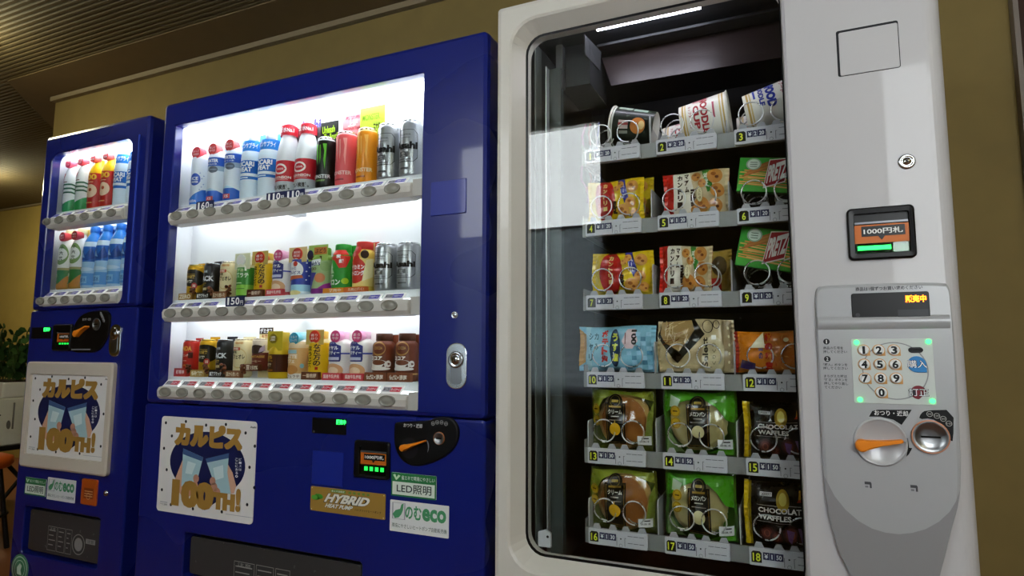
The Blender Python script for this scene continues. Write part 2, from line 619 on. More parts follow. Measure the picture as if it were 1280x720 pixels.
def shell(t, x0, x1, yf, ztop, win, zsplit, flap, rad):
    """cabinet, upper door with the display opening, lower panel with the delivery opening, white display box"""
    MB().box(x0 + .012, x1 - .004, yf + .071, .715, .07, win[2] - .006, BLUE2).box(x0 + .012, x1 - .004, yf + .128, .715, win[2] - .006, ztop - .012, BLUE2).box(x0 + .012, win[0] - .042, yf + .071, yf + .128, win[2] - .006, ztop - .012, BLUE2).box(win[1] + .032, x1 - .004, yf + .071, yf + .128, win[2] - .006, ztop - .012, BLUE2).build('cabinet', t)
    for fx in (x0 + .06, x1 - .08):
        MB().lathe([(0, 0), (.03, 0), (.03, .02), (.014, .024), (.014, .07), (0, .07)], fx, .2, BLACK, 16).build('foot', t)
    ud = window_ring(MB(), (x0, x1, zsplit, ztop, .006), (*win, rad), yf, yf + .07, yf + .03, BLUE, .013).build('upper_door', t)
    window_ring(MB(), (x0, x1, .07, zsplit - .001, .006), (*flap, .01), yf, yf + .07, yf + .06, BLUE, .006).build('lower_panel', t)
    wx0, wx1, wz0, wz1 = win
    ix0, ix1, iz0, iz1, yb = wx0 - .04, wx1 + .03, wz0 - .004, wz1 + .012, yf + .119
    b = MB()
    b.add([(ix0, yf + .03, iz0), (ix1, yf + .03, iz0), (ix1, yf + .03, iz1), (ix0, yf + .03, iz1),
           (ix0, yb, iz0), (ix1, yb, iz0), (ix1, yb, iz1), (ix0, yb, iz1)],
          [(4, 5, 6, 7), (0, 4, 7, 3), (1, 2, 6, 5), (3, 7, 6, 2), (0, 1, 5, 4)], LINER)
    b.build('display_lining', t)
    MB().box(wx0 - .02, wx1 + .02, yf + .0375, yf + .0395, wz0 - .003, wz1 + .008, GLASS).build('display_glass', t)
    MB().box(wx0, wx1, yf + .046, yf + .075, wz1 - .012, wz1 - .002, EM('f2f6ff', TUBE * 2.4)).build('light_bar', t)
    # delivery opening
    fx0, fx1, fz0, fz1 = flap
    b = MB()
    b.add([(fx0, yf + .06, fz0), (fx1, yf + .06, fz0), (fx1, yf + .06, fz1), (fx0, yf + .06, fz1)], [(0, 1, 2, 3)], BLACK)
    b.build('delivery_chute', t)
    fl = MB()
    fm = M('3a3b3c', 0.25, coat=0.4)
    fl.plate(rrect(fx0 + .012, fx1 - .012, fz0 + .01, fz1 - .012, .008), yf + .012, yf + .022, fm, .004)
    F = plane(yf + .012)
    ln = M('8d8d8a', 0.5)
    wd = fx1 - fx0
    zc = fz1 - .09
    for k, (a, c) in enumerate(((.30, .42), (.43, .53), (.54, .62))):
        xa, xb = fx0 + wd * a, fx0 + wd * c
        for (p, q, r_, s_) in ((xa, xb, zc + .03, zc + .0315), (xa, xb, zc - .05, zc - .0485), (xa, xa + .0012, zc - .05, zc + .03), (xb - .0012, xb, zc - .05, zc + .03)):
            fl.rect(p, q, r_, s_, ln, F)
        for j in range(4):
            fl.rect(xa + .006, xb - .008 - .01 * (j % 2), zc + .016 - .016 * j, zc + .019 - .016 * j, ln, F)
    fl.text('注意', fx0 + wd * .32, fx0 + wd * .40, zc + .019, zc + .028, ln, F, 2)
    fl.ell(fx0 + wd * .71, zc - .012, .034, .034, ln, F, 1, ring=.003)
    fl.ell(fx0 + wd * .71, zc - .012, .022, .022, ln, F, 1)
    fl.rect(fx0 + wd * .80, fx0 + wd * .92, zc - .004, zc + .012, ln, F, 1)
    fl.text('注意', fx0 + wd * .82, fx0 + wd * .90, zc - .001, zc + .009, BLACK, F, 2)
    fl.build('delivery_flap', t)


def selection_bar(t, xa, xb, zc, yf, xs, hot, ylamp=True, ends=True, wide=()):
    """one shelf of the display: ledge, button bar, its buttons, price tags and the light under it"""
    prof = [(.045, zc + .013), (.012, zc + .017), (-.001, zc + .013), (-.006, zc + .003), (-.004, zc - .014), (.006, zc - .025), (.045, zc - .026)]
    b = MB()
    xe = xb - .032
    L = []
    for x, k in ((xa, 1.0), (xe - .01, 1.0), (xe - .002, .93), (xe, .8)):
        L.append([(x, yf + .02 + (p[0] - .02) * k, zc + (p[1] - zc) * k) for p in prof])
    b.loft(L, BARC, cap0=True, cap1=True, smooth=False)
    b.box(xe, xb - .002, yf + .008, yf + .04, zc - .024, zc + .022, M('b5b3ac', .45))
    bar = b.build('selection_bar', t)
    MB().box(xa - .03, xb + .02, yf + .042, yf + .118, zc + .022, zc + .046, LINER).build('display_ledge', t)
    MB().box(xa, xb - .01, yf + .05, yf + .08, zc + .010, zc + .0215, EM('f2f6ff', TUBE)).build('light_bar', t)
    for i, x in enumerate(xs):
        m = MB()
        A = Matrix.Rotation(math.radians(90), 3, 'X')
        m.lathe([(.0255, 0), (.0255, .004), (.023, .0048), (.0212, .002), (.012, .0045), (0, .0052)], 0, 0, BTN, 24, axis=A)
        m.v = [(x + p[0], yf - .0045 + p[1], zc + .56 * p[2]) for p in m.v]
        m.build('selection_button', bar)
        if i in wide:
            continue
        g = MB()
        x -= .004
        ya, za, yb_, zb_ = yf + .010, zc + .0165, yf + .030, zc + .0365
        g.add([(xx, yy + d_, zz - d_) for d_ in (0, .002) for xx, yy, zz in ((x - .033, ya, za), (x + .033, ya, za), (x + .033, yb_, zb_), (x - .033, yb_, zb_))],
              [(0, 1, 2, 3), (7, 6, 5, 4), (0, 4, 5, 1), (1, 5, 6, 2), (2, 6, 7, 3), (3, 7, 4, 0)], TAGW)

        def F(u, v, e):          # the tag leans back by 45 degrees
            k = (v - za) / .0283
            return (u, ya + .02 * k - e * .7, za + .02 * k + e * .7)
        zt = za + .007
        g.rect(x - .028, x - .004, zt, zt + .016, TGREY, F)
        g.text('¥130' if not hot else '¥120', x - .026, x - .006, zt + .003, zt + .013, INK, F, 2, 0.01)
        g.rect(x - .004, x + .028, zt, zt + .016, REDL if hot else PURP, F)
        g.text('あったか〜い' if hot else 'つめた〜い', x - .002, x + .026, zt + .003, zt + .0125, WHITE, F, 2, 0.02)
        g.build('price_tag', bar)
    return bar


def big_price(bar, s, p, w_, h_, yf):
    g = MB()
    x, z = p[0], p[2] + .003
    g.box(x - w_ / 2, x + w_ / 2, yf + .006, yf + .009, z - h_ / 2, z + h_ / 2, NAVY)
    F = plane(yf + .006)
    for k, ch in enumerate(s):
        xa = x - w_ * .46 + w_ * .25 * k
        g.text(ch, xa + w_ * (.07 if ch == '1' else .015), xa + w_ * (.17 if ch == '1' else .225), z - h_ * .34, z + h_ * .38, WHITE, F, 1, 0.02)
    g.text('円', x + w_ * .31, x + w_ * .46, z - h_ * .36, z + h_ * .05, WHITE, F, 1, 0.01)
    g.build('price_plate', bar, 'dark blue plate with a large price in white')


# poster read in a close look at the wide machine (crop origin 180,500, scale 3.2727)
def poster_uv(X, Y):
    u, v = .5, .5
    for _ in range(6):
        xl, xr = 75 - 20 * v, 465 - 18 * v
        u = (X - xl) / (xr - xl)
        yt, yb = 65 + 23 * u, 445 + 70 * u
        v = (Y - yt) / (yb - yt)
    return u, v


def poster(t, x0, x1, z0, z1, y, thick):
    W_, H_ = x1 - x0, z1 - z0

    def P(X, Y):
        u, v = poster_uv(X, Y)
        return (x0 + u * W_, z1 - v * H_)
    b = MB()
    b.plate(rrect(x0, x1, z0, z1, .012), y, y + thick, M('e9e6e2', 0.35, coat=.3))
    F = plane(y)
    navy, gold = M('1a2050', .4), M('a8813c', .45)
    for X, Y in ((93, 93), (180, 88), (265, 103), (345, 100), (422, 135), (457, 190), (437, 278), (455, 362), (428, 432), (330, 460), (213, 445), (119, 425), (79, 364), (99, 284), (86, 197), (120, 147)):
        p = P(X, Y)
        b.ell(p[0], p[1], .0048, .0048, INK, F, 1, n=14)
    c = P(267, 262)
    rr = (P(422, 262)[0] - P(113, 262)[0]) / 2
    rz = (P(267, 130)[1] - P(267, 394)[1]) / 2
    pts = []
    for k in range(48):
        a = 2 * math.pi * k / 48
        r = rr
        da = abs((a - math.radians(270) + math.pi) % (2 * math.pi) - math.pi)
        if da < .5:
            r = rr * (1 + .40 * (1 - da / .5))
        pts.append((c[0] + r * math.cos(a), c[1] + r * math.sin(a) * rz / rr))
    b.poly(pts, navy, F, 1)

    def tx(s, X0, X1, Y0, Y1, mat, lvl, bold=0., **k):
        p, q = P((X0 + X1) / 2, Y1), P((X0 + X1) / 2, Y0)
        heavy = k.pop('heavy', 0)
        for n_, (ox, oy) in enumerate(((0, 0),) if not heavy else ((-1, -1), (1, -1), (1, 1), (-1, 1), (0, 0))):
            b.text(s, P(X0, (Y0 + Y1) / 2)[0] + ox * heavy * W_, P(X1, (Y0 + Y1) / 2)[0] + ox * heavy * W_, p[1] + oy * heavy * W_ * .6, q[1] + oy * heavy * W_ * .6, mat, F, lvl + .18 * n_, bold, **k)
    tx('カルピス', 135, 409, 103, 196, gold, 2, .05, heavy=.0075)
    skin, skin2 = M('d9a98c', .5), M('c8917a', .5)
    gl, gl2, gl3 = M('a9cbd2', .3), M('cfe3e4', .3), M('47638f', .3)

    def pg(ps, mat, lvl):
        b.poly([P(*p) for p in ps], mat, F, lvl)
    pg([(170, 240), (138, 318), (132, 352), (170, 395), (200, 380), (180, 300)], skin, 2)
    pg([(352, 262), (372, 300), (386, 355), (378, 385), (340, 390), (345, 320)], skin, 2)
    pg([(170, 198), (254, 236), (234, 316), (216, 366), (164, 352)], gl, 3)
    pg([(170, 198), (254, 236), (249, 252), (170, 222)], gl3, 4)
    pg([(190, 250), (225, 262), (208, 305), (180, 300)], gl2, 4)
    pg([(264, 242), (358, 219), (352, 300), (366, 386), (310, 388), (290, 316)], gl, 3)
    pg([(264, 242), (358, 219), (357, 240), (270, 258)], gl3, 4)
    pg([(295, 280), (335, 268), (338, 320), (305, 330)], gl2, 4)
    for X, Y, r in ((226, 322, 12), (222, 350, 12), (190, 372, 18), (294, 334, 12), (300, 358, 13), (312, 380, 13)):
        p, q = P(X, Y), P(X + r, Y)
        b.ell(p[0], p[1], q[0] - p[0], q[0] - p[0], skin2, F, 5, n=16)
    tx('100', 126, 296, 334, 440, gold, 6, .06, heavy=.008)
    tx('TH', 296, 380, 385, 452, gold, 6, .06, heavy=.006)
    tx('!', 385, 404, 365, 462, gold, 6, .06)
    for X, s in ((402, 'ピースは'), (388, 'ここにある。')):
        for k, ch in enumerate(s):
            tx(ch, X - 5, X + 5, 240 + 14 * k, 250 + 14 * k, WHITE, 3, .01)
    tx('Asahi', 440, 463, 106, 115, INK, 2, .03)
    tx('アサヒ飲料', 70, 104, 418, 426, INK, 2)
    b.rect(*sorted((P(72, 410)[0], P(104, 414)[0])), P(88, 415)[1], P(88, 412)[1], TGREY, F, 1)
    b.rect(*sorted((P(345, 470)[0], P(450, 475)[0])), P(400, 479)[1], P(400, 477)[1], TGREY, F, 1)
    return b.build('poster', t, 'white poster with gold lettering and two clinking glasses on a dark blue drop')


def px_rect(f, X0, Y0, X1, Y1):
    """world rectangle from two opposite crop corners (taken on the middle lines)"""
    Xm, Ym = (X0 + X1) / 2, (Y0 + Y1) / 2
    return f(X0, Ym)[0], f(X1, Ym)[0], f(Xm, Y1)[1], f(Xm, Y0)[1]


def world_poly(f, pts, sub=0):
    return [f(*p) for p in pts]


def smooth_poly(pts, it=2):
    for _ in range(it):
        q = []
        for i, p in enumerate(pts):
            n = pts[(i + 1) % len(pts)]
            q += [(p[0] * .75 + n[0] * .25, p[1] * .75 + n[1] * .25), (p[0] * .25 + n[0] * .75, p[1] * .25 + n[1] * .75)]
        pts = q
    return pts


def lever(parent, c, tip, r, y, name='return_lever'):
    """teardrop coin-return handle from its hub c to its pointed tip"""
    dx, dz = tip[0] - c[0], tip[1] - c[1]
    L = math.hypot(dx, dz)
    ux, uz = dx / L, dz / L
    pts = []
    a0 = math.atan2(uz, ux)
    for k in range(15):
        a = a0 + math.radians(55) + math.radians(250) * k / 14
        pts.append((c[0] + r * math.cos(a), c[1] + r * math.sin(a)))
    for (s, o) in ((.45, -.42), (.98, -.2), (1.0, 0), (.98, .28), (.55, .42)):
        pts.append((c[0] + ux * L * s - uz * r * o, c[1] + uz * L * s + ux * r * o))
    return MB().plate(pts, y - .016, y, ORANGE, .004).build(name, parent, 'orange lever')


def coin_dish(parent, c, r, y, ring, slot=True, rim=ORANGE):
    b = MB()
    A = Matrix.Rotation(math.radians(90), 3, 'X')
    b.lathe([(r, .001), (r, .004), (r * .93, .004), (r * .9, .002)], c[0], y, rim, 32, axis=A, z0=c[1])
    b.lathe([(r * .92, .003), (r * .8, .0032), (r * .72, .001), (r * .4, -.0005), (0, -.001)], c[0], y - .0015, STEEL, 32, axis=A, z0=c[1])
    F = plane(y - .004)
    if slot:
        b.rect(c[0] - r * .5, c[0] + r * .5, c[1] - .0015, c[1] + .0015, BLACK, F, 2)
    return b.build('coin_slot', parent, 'round metal coin slot')


def coin_icons(b, f, pts, r, F, lvl=2, t=('500', '100', '50', '10')):
    ln = M('b8b8b4', .5)
    for (X, Y), s in zip(pts, t):
        p = f(X, Y)
        b.ell(p[0], p[1], r, r, ln, F, lvl, ring=r * .14, n=20)
        b.text(s, p[0] - r * .62, p[0] + r * .62, p[1] - r * .3, p[1] + r * .3, ln, F, lvl)


def lock_plate(t, x0, x1, z0, z1, y, key):
    b = MB()
    b.plate(rrect(x0, x1, z0, z1, (x1 - x0) * .45), y - .004, y, CHROME, .003)
    w_ = x1 - x0
    b.plate(rrect(x0 + w_ * .22, x1 - w_ * .22, z0 + w_ * .2, key[1] - w_ * .1, w_ * .2), y - .0055, y - .003, STEEL, .001)
    A = Matrix.Rotation(math.radians(90), 3, 'X')
    b.lathe([(w_ * .36, 0), (w_ * .36, .004), (w_ * .28, .006), (w_ * .24, .004), (w_ * .18, .004), (w_ * .16, .006), (0, .006)], key[0], y - .003, CHROME, 24, axis=A, z0=key[1])
    F = plane(y - .009)
    b.rect(key[0] - .0012, key[0] + .0012, key[1] - w_ * .12, key[1] + w_ * .12, BLACK, F, 1)
    return b.build('lock', t, 'chrome lock plate')


def key_lock(t, c, r, y):
    A = Matrix.Rotation(math.radians(90), 3, 'X')
    b = MB()
    b.lathe([(r * 1.15, 0), (r, .003), (r * .8, .004), (r * .7, .0025), (r * .5, .0025), (r * .42, .005), (0, .005)], c[0], y, CHROME, 24, axis=A, z0=c[1])
    F = plane(y - .005)
    b.poly([(c[0] - r * .1, c[1] + r * .32), (c[0] - r * .25, c[1] + r * .22), (c[0] + r * .1, c[1] - r * .32), (c[0] + r * .25, c[1] - r * .22)], BLACK, F, 1)
    return b.build('key_lock', t, 'small round chrome lock')


def sticker(t, x0, x1, z0, z1, y, name, deco, col='f2f2ee', r=.002, label=None):
    b = MB()
    b.plate(rrect(x0, x1, z0, z1, r, 3), y - .0012, y + .0005, M(col, .4))
    F0 = plane(y - .0012)
    W_, H_ = x1 - x0, z1 - z0

    def F(u, v, e):
        return F0(x0 + u * W_, z0 + v * H_, e)
    deco(b, F)
    return b.build(name, t, label)


def deco_led(b, F):
    g, g2 = M('2b7a45', .45), M('8fc08a', .45)
    b.rect(.0, 1, 0, 1, g, F, 1)
    b.rect(.03, .97, .07, .62, M('dfe9dc', .45), F, 2)
    b.text('LED照明', .13, .90, .16, .54, M('33413a', .5), F, 3, .012)
    b.text('省エネで環境にやさしい', .23, .97, .72, .9, M('dfe9dc', .45), F, 3, .01)
    b.poly([(.04, .9), (.09, .94), (.12, .8), (.16, .92), (.21, .88), (.14, .72), (.11, .68)], M('c8e6c0', .45), F, 3)


def deco_eco(b, F):
    g = M('4f9a6a', .45)
    for q in ((.04, .06, .4, .93), (.25, .27, .4, .93), (.04, .27, .4, .415), (.04, .27, .915, .93)):
        b.rect(*q, TGREY, F, 1)
    b.poly([(.05, .55), (.10, .68), (.18, .74), (.2, .88), (.24, .92), (.23, .7), (.2, .56), (.16, .46), (.09, .42)], g, F, 2)
    b.text('のむ', .27, .55, .44, .88, g, F, 2, .03)
    b.text('eco', .56, .96, .44, .84, g, F, 2, .04)
    b.text('環境にやさしいヒートポンプ自動販売機', .04, .97, .13, .27, M('5a6a60', .5), F, 2, .005)


# ---- the wide machine
C_X0, C_X1, C_Z = -1.892, -.678, 1.832
tc_ = thing('drink_vending_machine', 'wide blue drink vending machine with three lit shelves of bottles and cans', 'vending machine', ((C_X0 + C_X1) / 2, .36, 0), 'blue drink vending machines')
fC = mapper(0, 370, 500, 3.2727)
CW = (-1.832, -.8715, .8575, 1.7505)
flx0, flx1 = at(229, 690, 0)[0], at(452, 712, 0)[0]
shell(tc_, C_X0, C_X1, 0, C_Z, CW, .843, (flx0, flx1, .34, at(340, 684, 0)[2]), .005)
CXS = [-1.793 + .0758 * i for i in range(12)]
b1 = selection_bar(tc_, CW[0], CW[1], 1.441, 0, CXS, False, wide=(1, 5, 6))
b2 = selection_bar(tc_, CW[0], CW[1], 1.127, 0, CXS, False, wide=(3,))
b3 = selection_bar(tc_, CW[0], CW[1], .8805, 0, CXS, True)
big_price(b1, '160', at(257, 258.5, .01), .076, .030, 0)
big_price(b1, '110', at(345.5, 247.5, .01), .072, .028, 0)
big_price(b1, '110', at(369.5, 244.5, .01), .072, .028, 0)
big_price(b2, '150', at(294.5, 378, .01), .076, .030, 0)
p = at(385, 155, .1)
b = MB()
b.text('Asahi', at(371, 160, .1)[0], at(398, 153, .1)[0], p[2] - .024, p[2] + .018, M('3a2f9a'), plane(.112), 1, .05)
b.box(at(371, 160, .1)[0], at(398, 153, .1)[0], .113, .1135, p[2] - .03, p[2] + .02, CLEAR('clear_backing', 'ffffff', .6))
b.build('shelf_lettering', tc_, 'violet lettering standing above the red labelled bottles')
# small brackets under the upper two bars
for (px, py) in ((365, 267), (365, 395)):
    p = at(px, py, .06)
    MB().box(p[0] - .02, p[0] + .02, .05, .10, p[2] - .003, p[2] + .006, STEEL).build('shelf_bracket', tc_)
f = mapper(0, 180, 500, 3.2727)
px0, px1 = at(199.8, 578, 0)[0], at(319, 592, 0)[0]
poster(tc_, px0, px1, at(258, 647, 0)[2], at(262, 523.5, 0)[2], -.002, .003)
r = px_rect(fC, 68, 74, 207, 139)
b = MB().plate(rrect(*r, .003), -.003, .001, BLACK, .0015)
Fd = plane(-.003)
b.ell(*fC(77, 127), .003, .003, M('55555a'), Fd, 1)
d = b.build('display_panel', tc_, 'small black display with green lit characters')
q = px_rect(fC, 168, 80, 208, 102)
b = MB()
b.text('販売中', q[0], q[1], q[2], q[3], EM('2aff5e', 3.5), plane(-.0034), 1, .05)
b.build('lit_characters', d)
b = MB().plate(rrect(*px_rect(fC, 67, 209, 194, 350), .002), -.0025, .001, BLUE3, .002)
b.build('blank_cover', tc_)
f5 = mapper(0, 500, 200, 2.25)
b = MB().plate(rrect(*px_rect(f5, 87, 57, 187, 154), .003), -.003, .001, BLUE3, .0025)
b.build('blank_cover', tc_)


def bill_unit(t, f, y, outer, inner, plate_q, txt, led):
    x0, x1, z0, z1 = outer
    b = MB()
    L = [lift(rrect(x0, x1, z0, z1, .008), y + .001), lift(rrect(x0, x1, z0, z1, .008), y - .006), lift(rrect(x0 + .003, x1 - .003, z0 + .003, z1 - .003, .007), y - .009),
         lift(rrect(*inner, .004), y - .008), lift(rrect(*inner, .004), y - .001)]
    b.loft(L, BLACK, cap1=True)
    o = b.build('bill_acceptor', t, 'black banknote slot with an orange sign')
    ix0, ix1, iz0, iz1 = inner
    g = MB()
    g.box(ix0 + .001, ix1 - .001, y - .0035, y - .0015, *plate_q, M('c9691c', .4))
    F = plane(y - .0035)
    h = plate_q[1] - plate_q[0]
    w_ = ix1 - ix0
    g.rect(ix0 + w_ * .14, ix1 - w_ * .08, plate_q[0] + h * .36, plate_q[1] - h * .08, BLACK, F, 1)
    g.text('1000円札', ix0 + w_ * .18, ix1 - w_ * .12, plate_q[0] + h * .48, plate_q[1] - h * .2, M('e6e6e2'), F, 2, .02)
    xm = (ix0 + ix1) / 2
    g.poly([(xm - w_ * .06, plate_q[0] + h * .36), (xm + w_ * .06, plate_q[0] + h * .36), (xm, plate_q[0] + h * .14)], BLACK, F, 2)
    g.build('note_sign', o)
    g = MB()
    zz = plate_q[0] - .001
    g.plate(rrect(ix0 + .002, ix1 - .002, iz0 + .001, zz, .002), y - .010, y - .002, CLEAR('note_mouth', 'cfe8d4', 1.2), .002)  # green tint puts the glow of the lights into the clear sheet's colour
    g.build('note_mouth', o, 'clear mouth of the banknote slot')
    g = MB()
    for k in range(4):
        xx = ix0 + w_ * (.15 + .2 * k) if led < 5 else ix0 + w_ * (.06 + .15 * k)
        g.box(xx, xx + w_ * (.12 if led < 5 else .15), y - .0022, y - .0012, iz0 + (zz - iz0) * .4, iz0 + (zz - iz0) * .8, EM('30ff60', led))
    g.build('green_light', o)
    g = MB().box(ix0 + .002, ix1 - .002, y - .006, y - .001, plate_q[1] + .0015, plate_q[1] + .005, M('6a6c70', .3, .6))
    g.build('slot_lip', o)
    return o


bill_unit(tc_, fC, 0, px_rect(fC, 243, 167, 387, 320), px_rect(fC, 266, 190, 376, 308), (fC(320, 264)[1], fC(320, 217)[1]), '1000', 2.0)
out = smooth_poly(world_poly(fC, [(405, 100), (415, 88), (545, 86), (572, 70), (625, 66), (662, 90), (674, 140), (655, 195), (610, 235), (540, 265), (480, 274), (432, 245), (405, 190)]), 2)
b = MB().plate(out, -.007, .001, BLACK, .005)
Fd = plane(-.007)
tpx(b, fC, 'おつり・返却', 447, 523, 104, 17, M('c9c9c5'), Fd, 2, .012)
coin_icons(b, fC, [(567, 95), (584, 90), (602, 90), (620, 96)], .0048, Fd)
b.poly(smooth_poly(world_poly(fC, [(540, 160), (549, 172), (551, 195), (543, 218), (548, 190)]), 1), M('8f9194'), Fd, 1)
c = fC(470, 195)
b.ell(c[0], c[1], .026, .026, M('1c1c1e', .3), Fd, 1)
cu = b.build('coin_unit', tc_, 'black coin unit with an orange return lever')
lever(cu, fC(452, 193), fC(541, 165), .0085, -.007)
coin_dish(cu, fC(593, 155), .0155, -.007, .0165, rim=M('a86a3a', .4))
lock_plate(tc_, *px_rect(f5, 131, 514, 189, 645), 0, f5(160, 562))
key_lock(tc_, f5(154, 436), .0085, 0)
sticker(tc_, *px_rect(fC, 391, 303, 575, 400), 0, 'sticker', deco_led, label='green and white sticker about LED lighting')
sticker(tc_, *px_rect(fC, 385, 420, 626, 550), 0, 'sticker', deco_eco, 'e4e6e4', label='pale sticker with a green leaf mark')


def deco_hybrid(b, F):
    b.poly([(.03, .5), (.08, .72), (.13, .52), (.10, .45)], M('4a9a32'), F, 1)
    b.ell(.115, .6, .06, .11, M('4a9a32'), F, 1)
    b.ell(.06, .55, .045, .1, M('5aaa3a'), F, 2)
    b.text('HYBRID', .18, .755, .40, .79, BLACK, F, 1, .085, shear=.17)
    b.text('HYBRID', .19, .765, .42, .78, M('e8e6dc'), F, 2, .05, shear=.17)
    b.text('HEAT PUMP', .20, .56, .19, .36, BLACK, F, 1, .06, shear=.15)
    b.text('HEAT PUMP', .205, .565, .20, .365, M('e8e6dc'), F, 2, .04, shear=.15)
    b.text('ハイブリッドヒートポンプ', .61, .95, .2, .3, BLACK, F, 2, .01)
    b.rect(.28, .48, .84, .96, M('5a8a32'), F, 1)
    b.text('省エネ自販機', .29, .47, .86, .94, M('e8e6dc'), F, 2, .01)
    for k in range(5):
        b.rect(.52 + .06 * k, .555 + .06 * k, .85, .94, M('6a8a3a'), F, 1)
    for u, v in ((.02, .06), (.98, .06), (.02, .94), (.98, .94)):
        b.ell(u, v, .007, .025, M('d8d0a8'), F, 1, n=12)


sticker(tc_, *px_rect(fC, 60, 368, 367, 470), 0, 'sign_plate', deco_hybrid, 'a3803a', .003, 'golden sign plate with slanted white lettering')

# ---- the narrow machine
YL = .03
L_X0, L_X1 = -2.602, -2.0
tl = thing('drink_vending_machine', 'narrow blue drink vending machine with two lit shelves and a framed poster', 'vending machine', ((L_X0 + L_X1) / 2, .37, 0), 'blue drink vending machines')
LW = (-2.548, -2.089, 1.168, 1.755)
fL = mapper(YL, 0, 370, 2.0575)
lx0, lx1 = at(29, 660, YL)[0], at(123, 678, YL)[0]
shell(tl, L_X0, L_X1, YL, 1.829, LW, 1.158, (lx0, lx1, at(73, 701, YL)[2], at(79, 640, YL)[2]), .035)
MB().box(-2.052, -2.046, YL - .003, YL + .001, 1.17, 1.76, M('3a52b8', .25, coat=.5)).build('door_rib', tl)
LX1 = [-2.538 + .0745 * i for i in range(6)]
g1 = selection_bar(tl, LW[0] - .002, LW[1] + .004, 1.492, YL, LX1, False)
g2 = selection_bar(tl, LW[0] - .002, LW[1] + .004, 1.192, YL, LX1, False)
fm = M('cfc4b4', .4, coat=.2)
fx0, fx1 = at(34, 516, YL)[0], at(142, 526, YL)[0]
fz0, fz1 = at(84, 588.5, YL)[2], at(92, 452.5, YL)[2]
b = MB()
b.loft([lift(rrect(fx0, fx1, fz0, fz1, .014), YL + .001), lift(rrect(fx0, fx1, fz0, fz1, .014), YL - .012), lift(rrect(fx0 + .006, fx1 - .006, fz0 + .006, fz1 - .006, .012), YL - .016),
        lift(rrect(fx0 + .026, fx1 - .026, fz0 + .045, fz1 - .045, .006), YL - .014), lift(rrect(fx0 + .027, fx1 - .027, fz0 + .046, fz1 - .046, .006), YL - .002)], fm)
pf = b.build('poster_frame', tl, 'pale beige frame round the poster')
poster(pf, fx0 + .022, fx1 - .022, fz0 + .04, fz1 - .04, YL - .006, .006)
b = MB().plate(rrect(*px_rect(fL, 83, 80, 133, 110), .003), YL - .003, YL + .001, BLACK, .0015)
d = b.build('display_panel', tl, 'small black display with green lit characters')
b = MB()
q = px_rect(fL, 115, 81, 131, 92)
b.text('販売中', *q, EM('2aff5e', 3.5), plane(YL - .0034), 1, .05)
b.build('lit_characters', d)
fK = mapper(YL, 30, 330, 4.5)
bill_unit(tl, fK, YL, px_rect(fK, 172, 340, 275, 488), px_rect(fK, 192, 372, 266, 460), (fK(228, 438)[1], fK(228, 392)[1]), '1000', 2.0)
out = smooth_poly(world_poly(fK, [(270, 497), (272, 430), (285, 350), (318, 295), (365, 268), (425, 258), (490, 264), (492, 330), (478, 410), (450, 460), (415, 498), (340, 500)]), 2)
b = MB().plate(out, YL - .007, YL + .001, BLACK, .005)
Fd = plane(YL - .007)
tpx(b, fK, 'おつり・返却', 342, 388, 312, 15, M('c9c9c5'), Fd, 2, .012)
coin_icons(b, fK, [(444, 280), (450, 292), (456, 305), (461, 319)], .0055, Fd)
b.rect(*px_rect(fK, 278, 478, 385, 484), M('8a8a88'), Fd, 1)
c = fK(332, 385)
b.ell(c[0], c[1], .03, .03, M('1c1c1e', .3), Fd, 1)
cu = b.build('coin_unit', tl, 'black coin unit with an orange return lever')
lever(cu, fK(318, 393), fK(380, 352), .0115, YL - .007)
coin_dish(cu, fK(422, 340), .021, YL - .007, .02, rim=M('5a5a5c', .4))
lock_plate(tl, *px_rect(fK, 484, 338, 548, 522), YL, fK(516, 393))
key_lock(tl, fL(273, 507), .009, YL)
sticker(tl, *px_rect(fL, 65, 468, 119, 513), YL, 'sticker', deco_led, label='green and white sticker about LED lighting')
sticker(tl, *px_rect(fL, 122, 470, 195, 528), YL, 'sticker', deco_eco, 'e4e6e4', label='pale sticker with a green leaf mark')
b = MB().plate(rrect(*px_rect(fL, 212, 470, 252, 538), .006), YL - .006, YL + .001, M('b8541a', .35, coat=.3), .004)
Fd = plane(YL - .006)
q = px_rect(fL, 217, 490, 248, 530)
b.rect(q[0] + .006, q[1] - .006, q[2] + .012, q[3] - .004, M('8a3a10'), Fd, 1)
b.ell((q[0] + q[1]) / 2, q[2] + .02, .011, .011, M('d8a070'), Fd, 2, ring=.002)
for k in range(3):
    b.rect(q[0] + .01, q[1] - .01, q[3] - .016 - .008 * k, q[3] - .013 - .008 * k, M('d8a070'), Fd, 2)
b.build('can_opener_plate', tl, 'orange plastic plate with pale marks')
p = at(25, 711, YL)
b = MB()
A = Matrix.Rotation(math.radians(90), 3, 'X')
b.lathe([(.05, 0), (.05, .0012), (0, .0012)], p[0], YL, M('3f7a58', .45), 40, axis=A, z0=p[2])
Fd = plane(YL - .0012)
b.ell(p[0], p[2], .043, .043, M('cfe0d0'), Fd, 1, ring=.003)
b.ell(p[0], p[2], .03, .03, M('cfe0d0'), Fd, 1, ring=.002)
b.poly([(p[0] - .014, p[2] - .018), (p[0] - .016, p[2] + .004), (p[0], p[2] + .02), (p[0] + .012, p[2] + .012), (p[0] + .006, p[2] - .004), (p[0] + .014, p[2] - .02)], M('cfe0d0'), Fd, 1)
b.build('sticker', tl, 'round green seal')

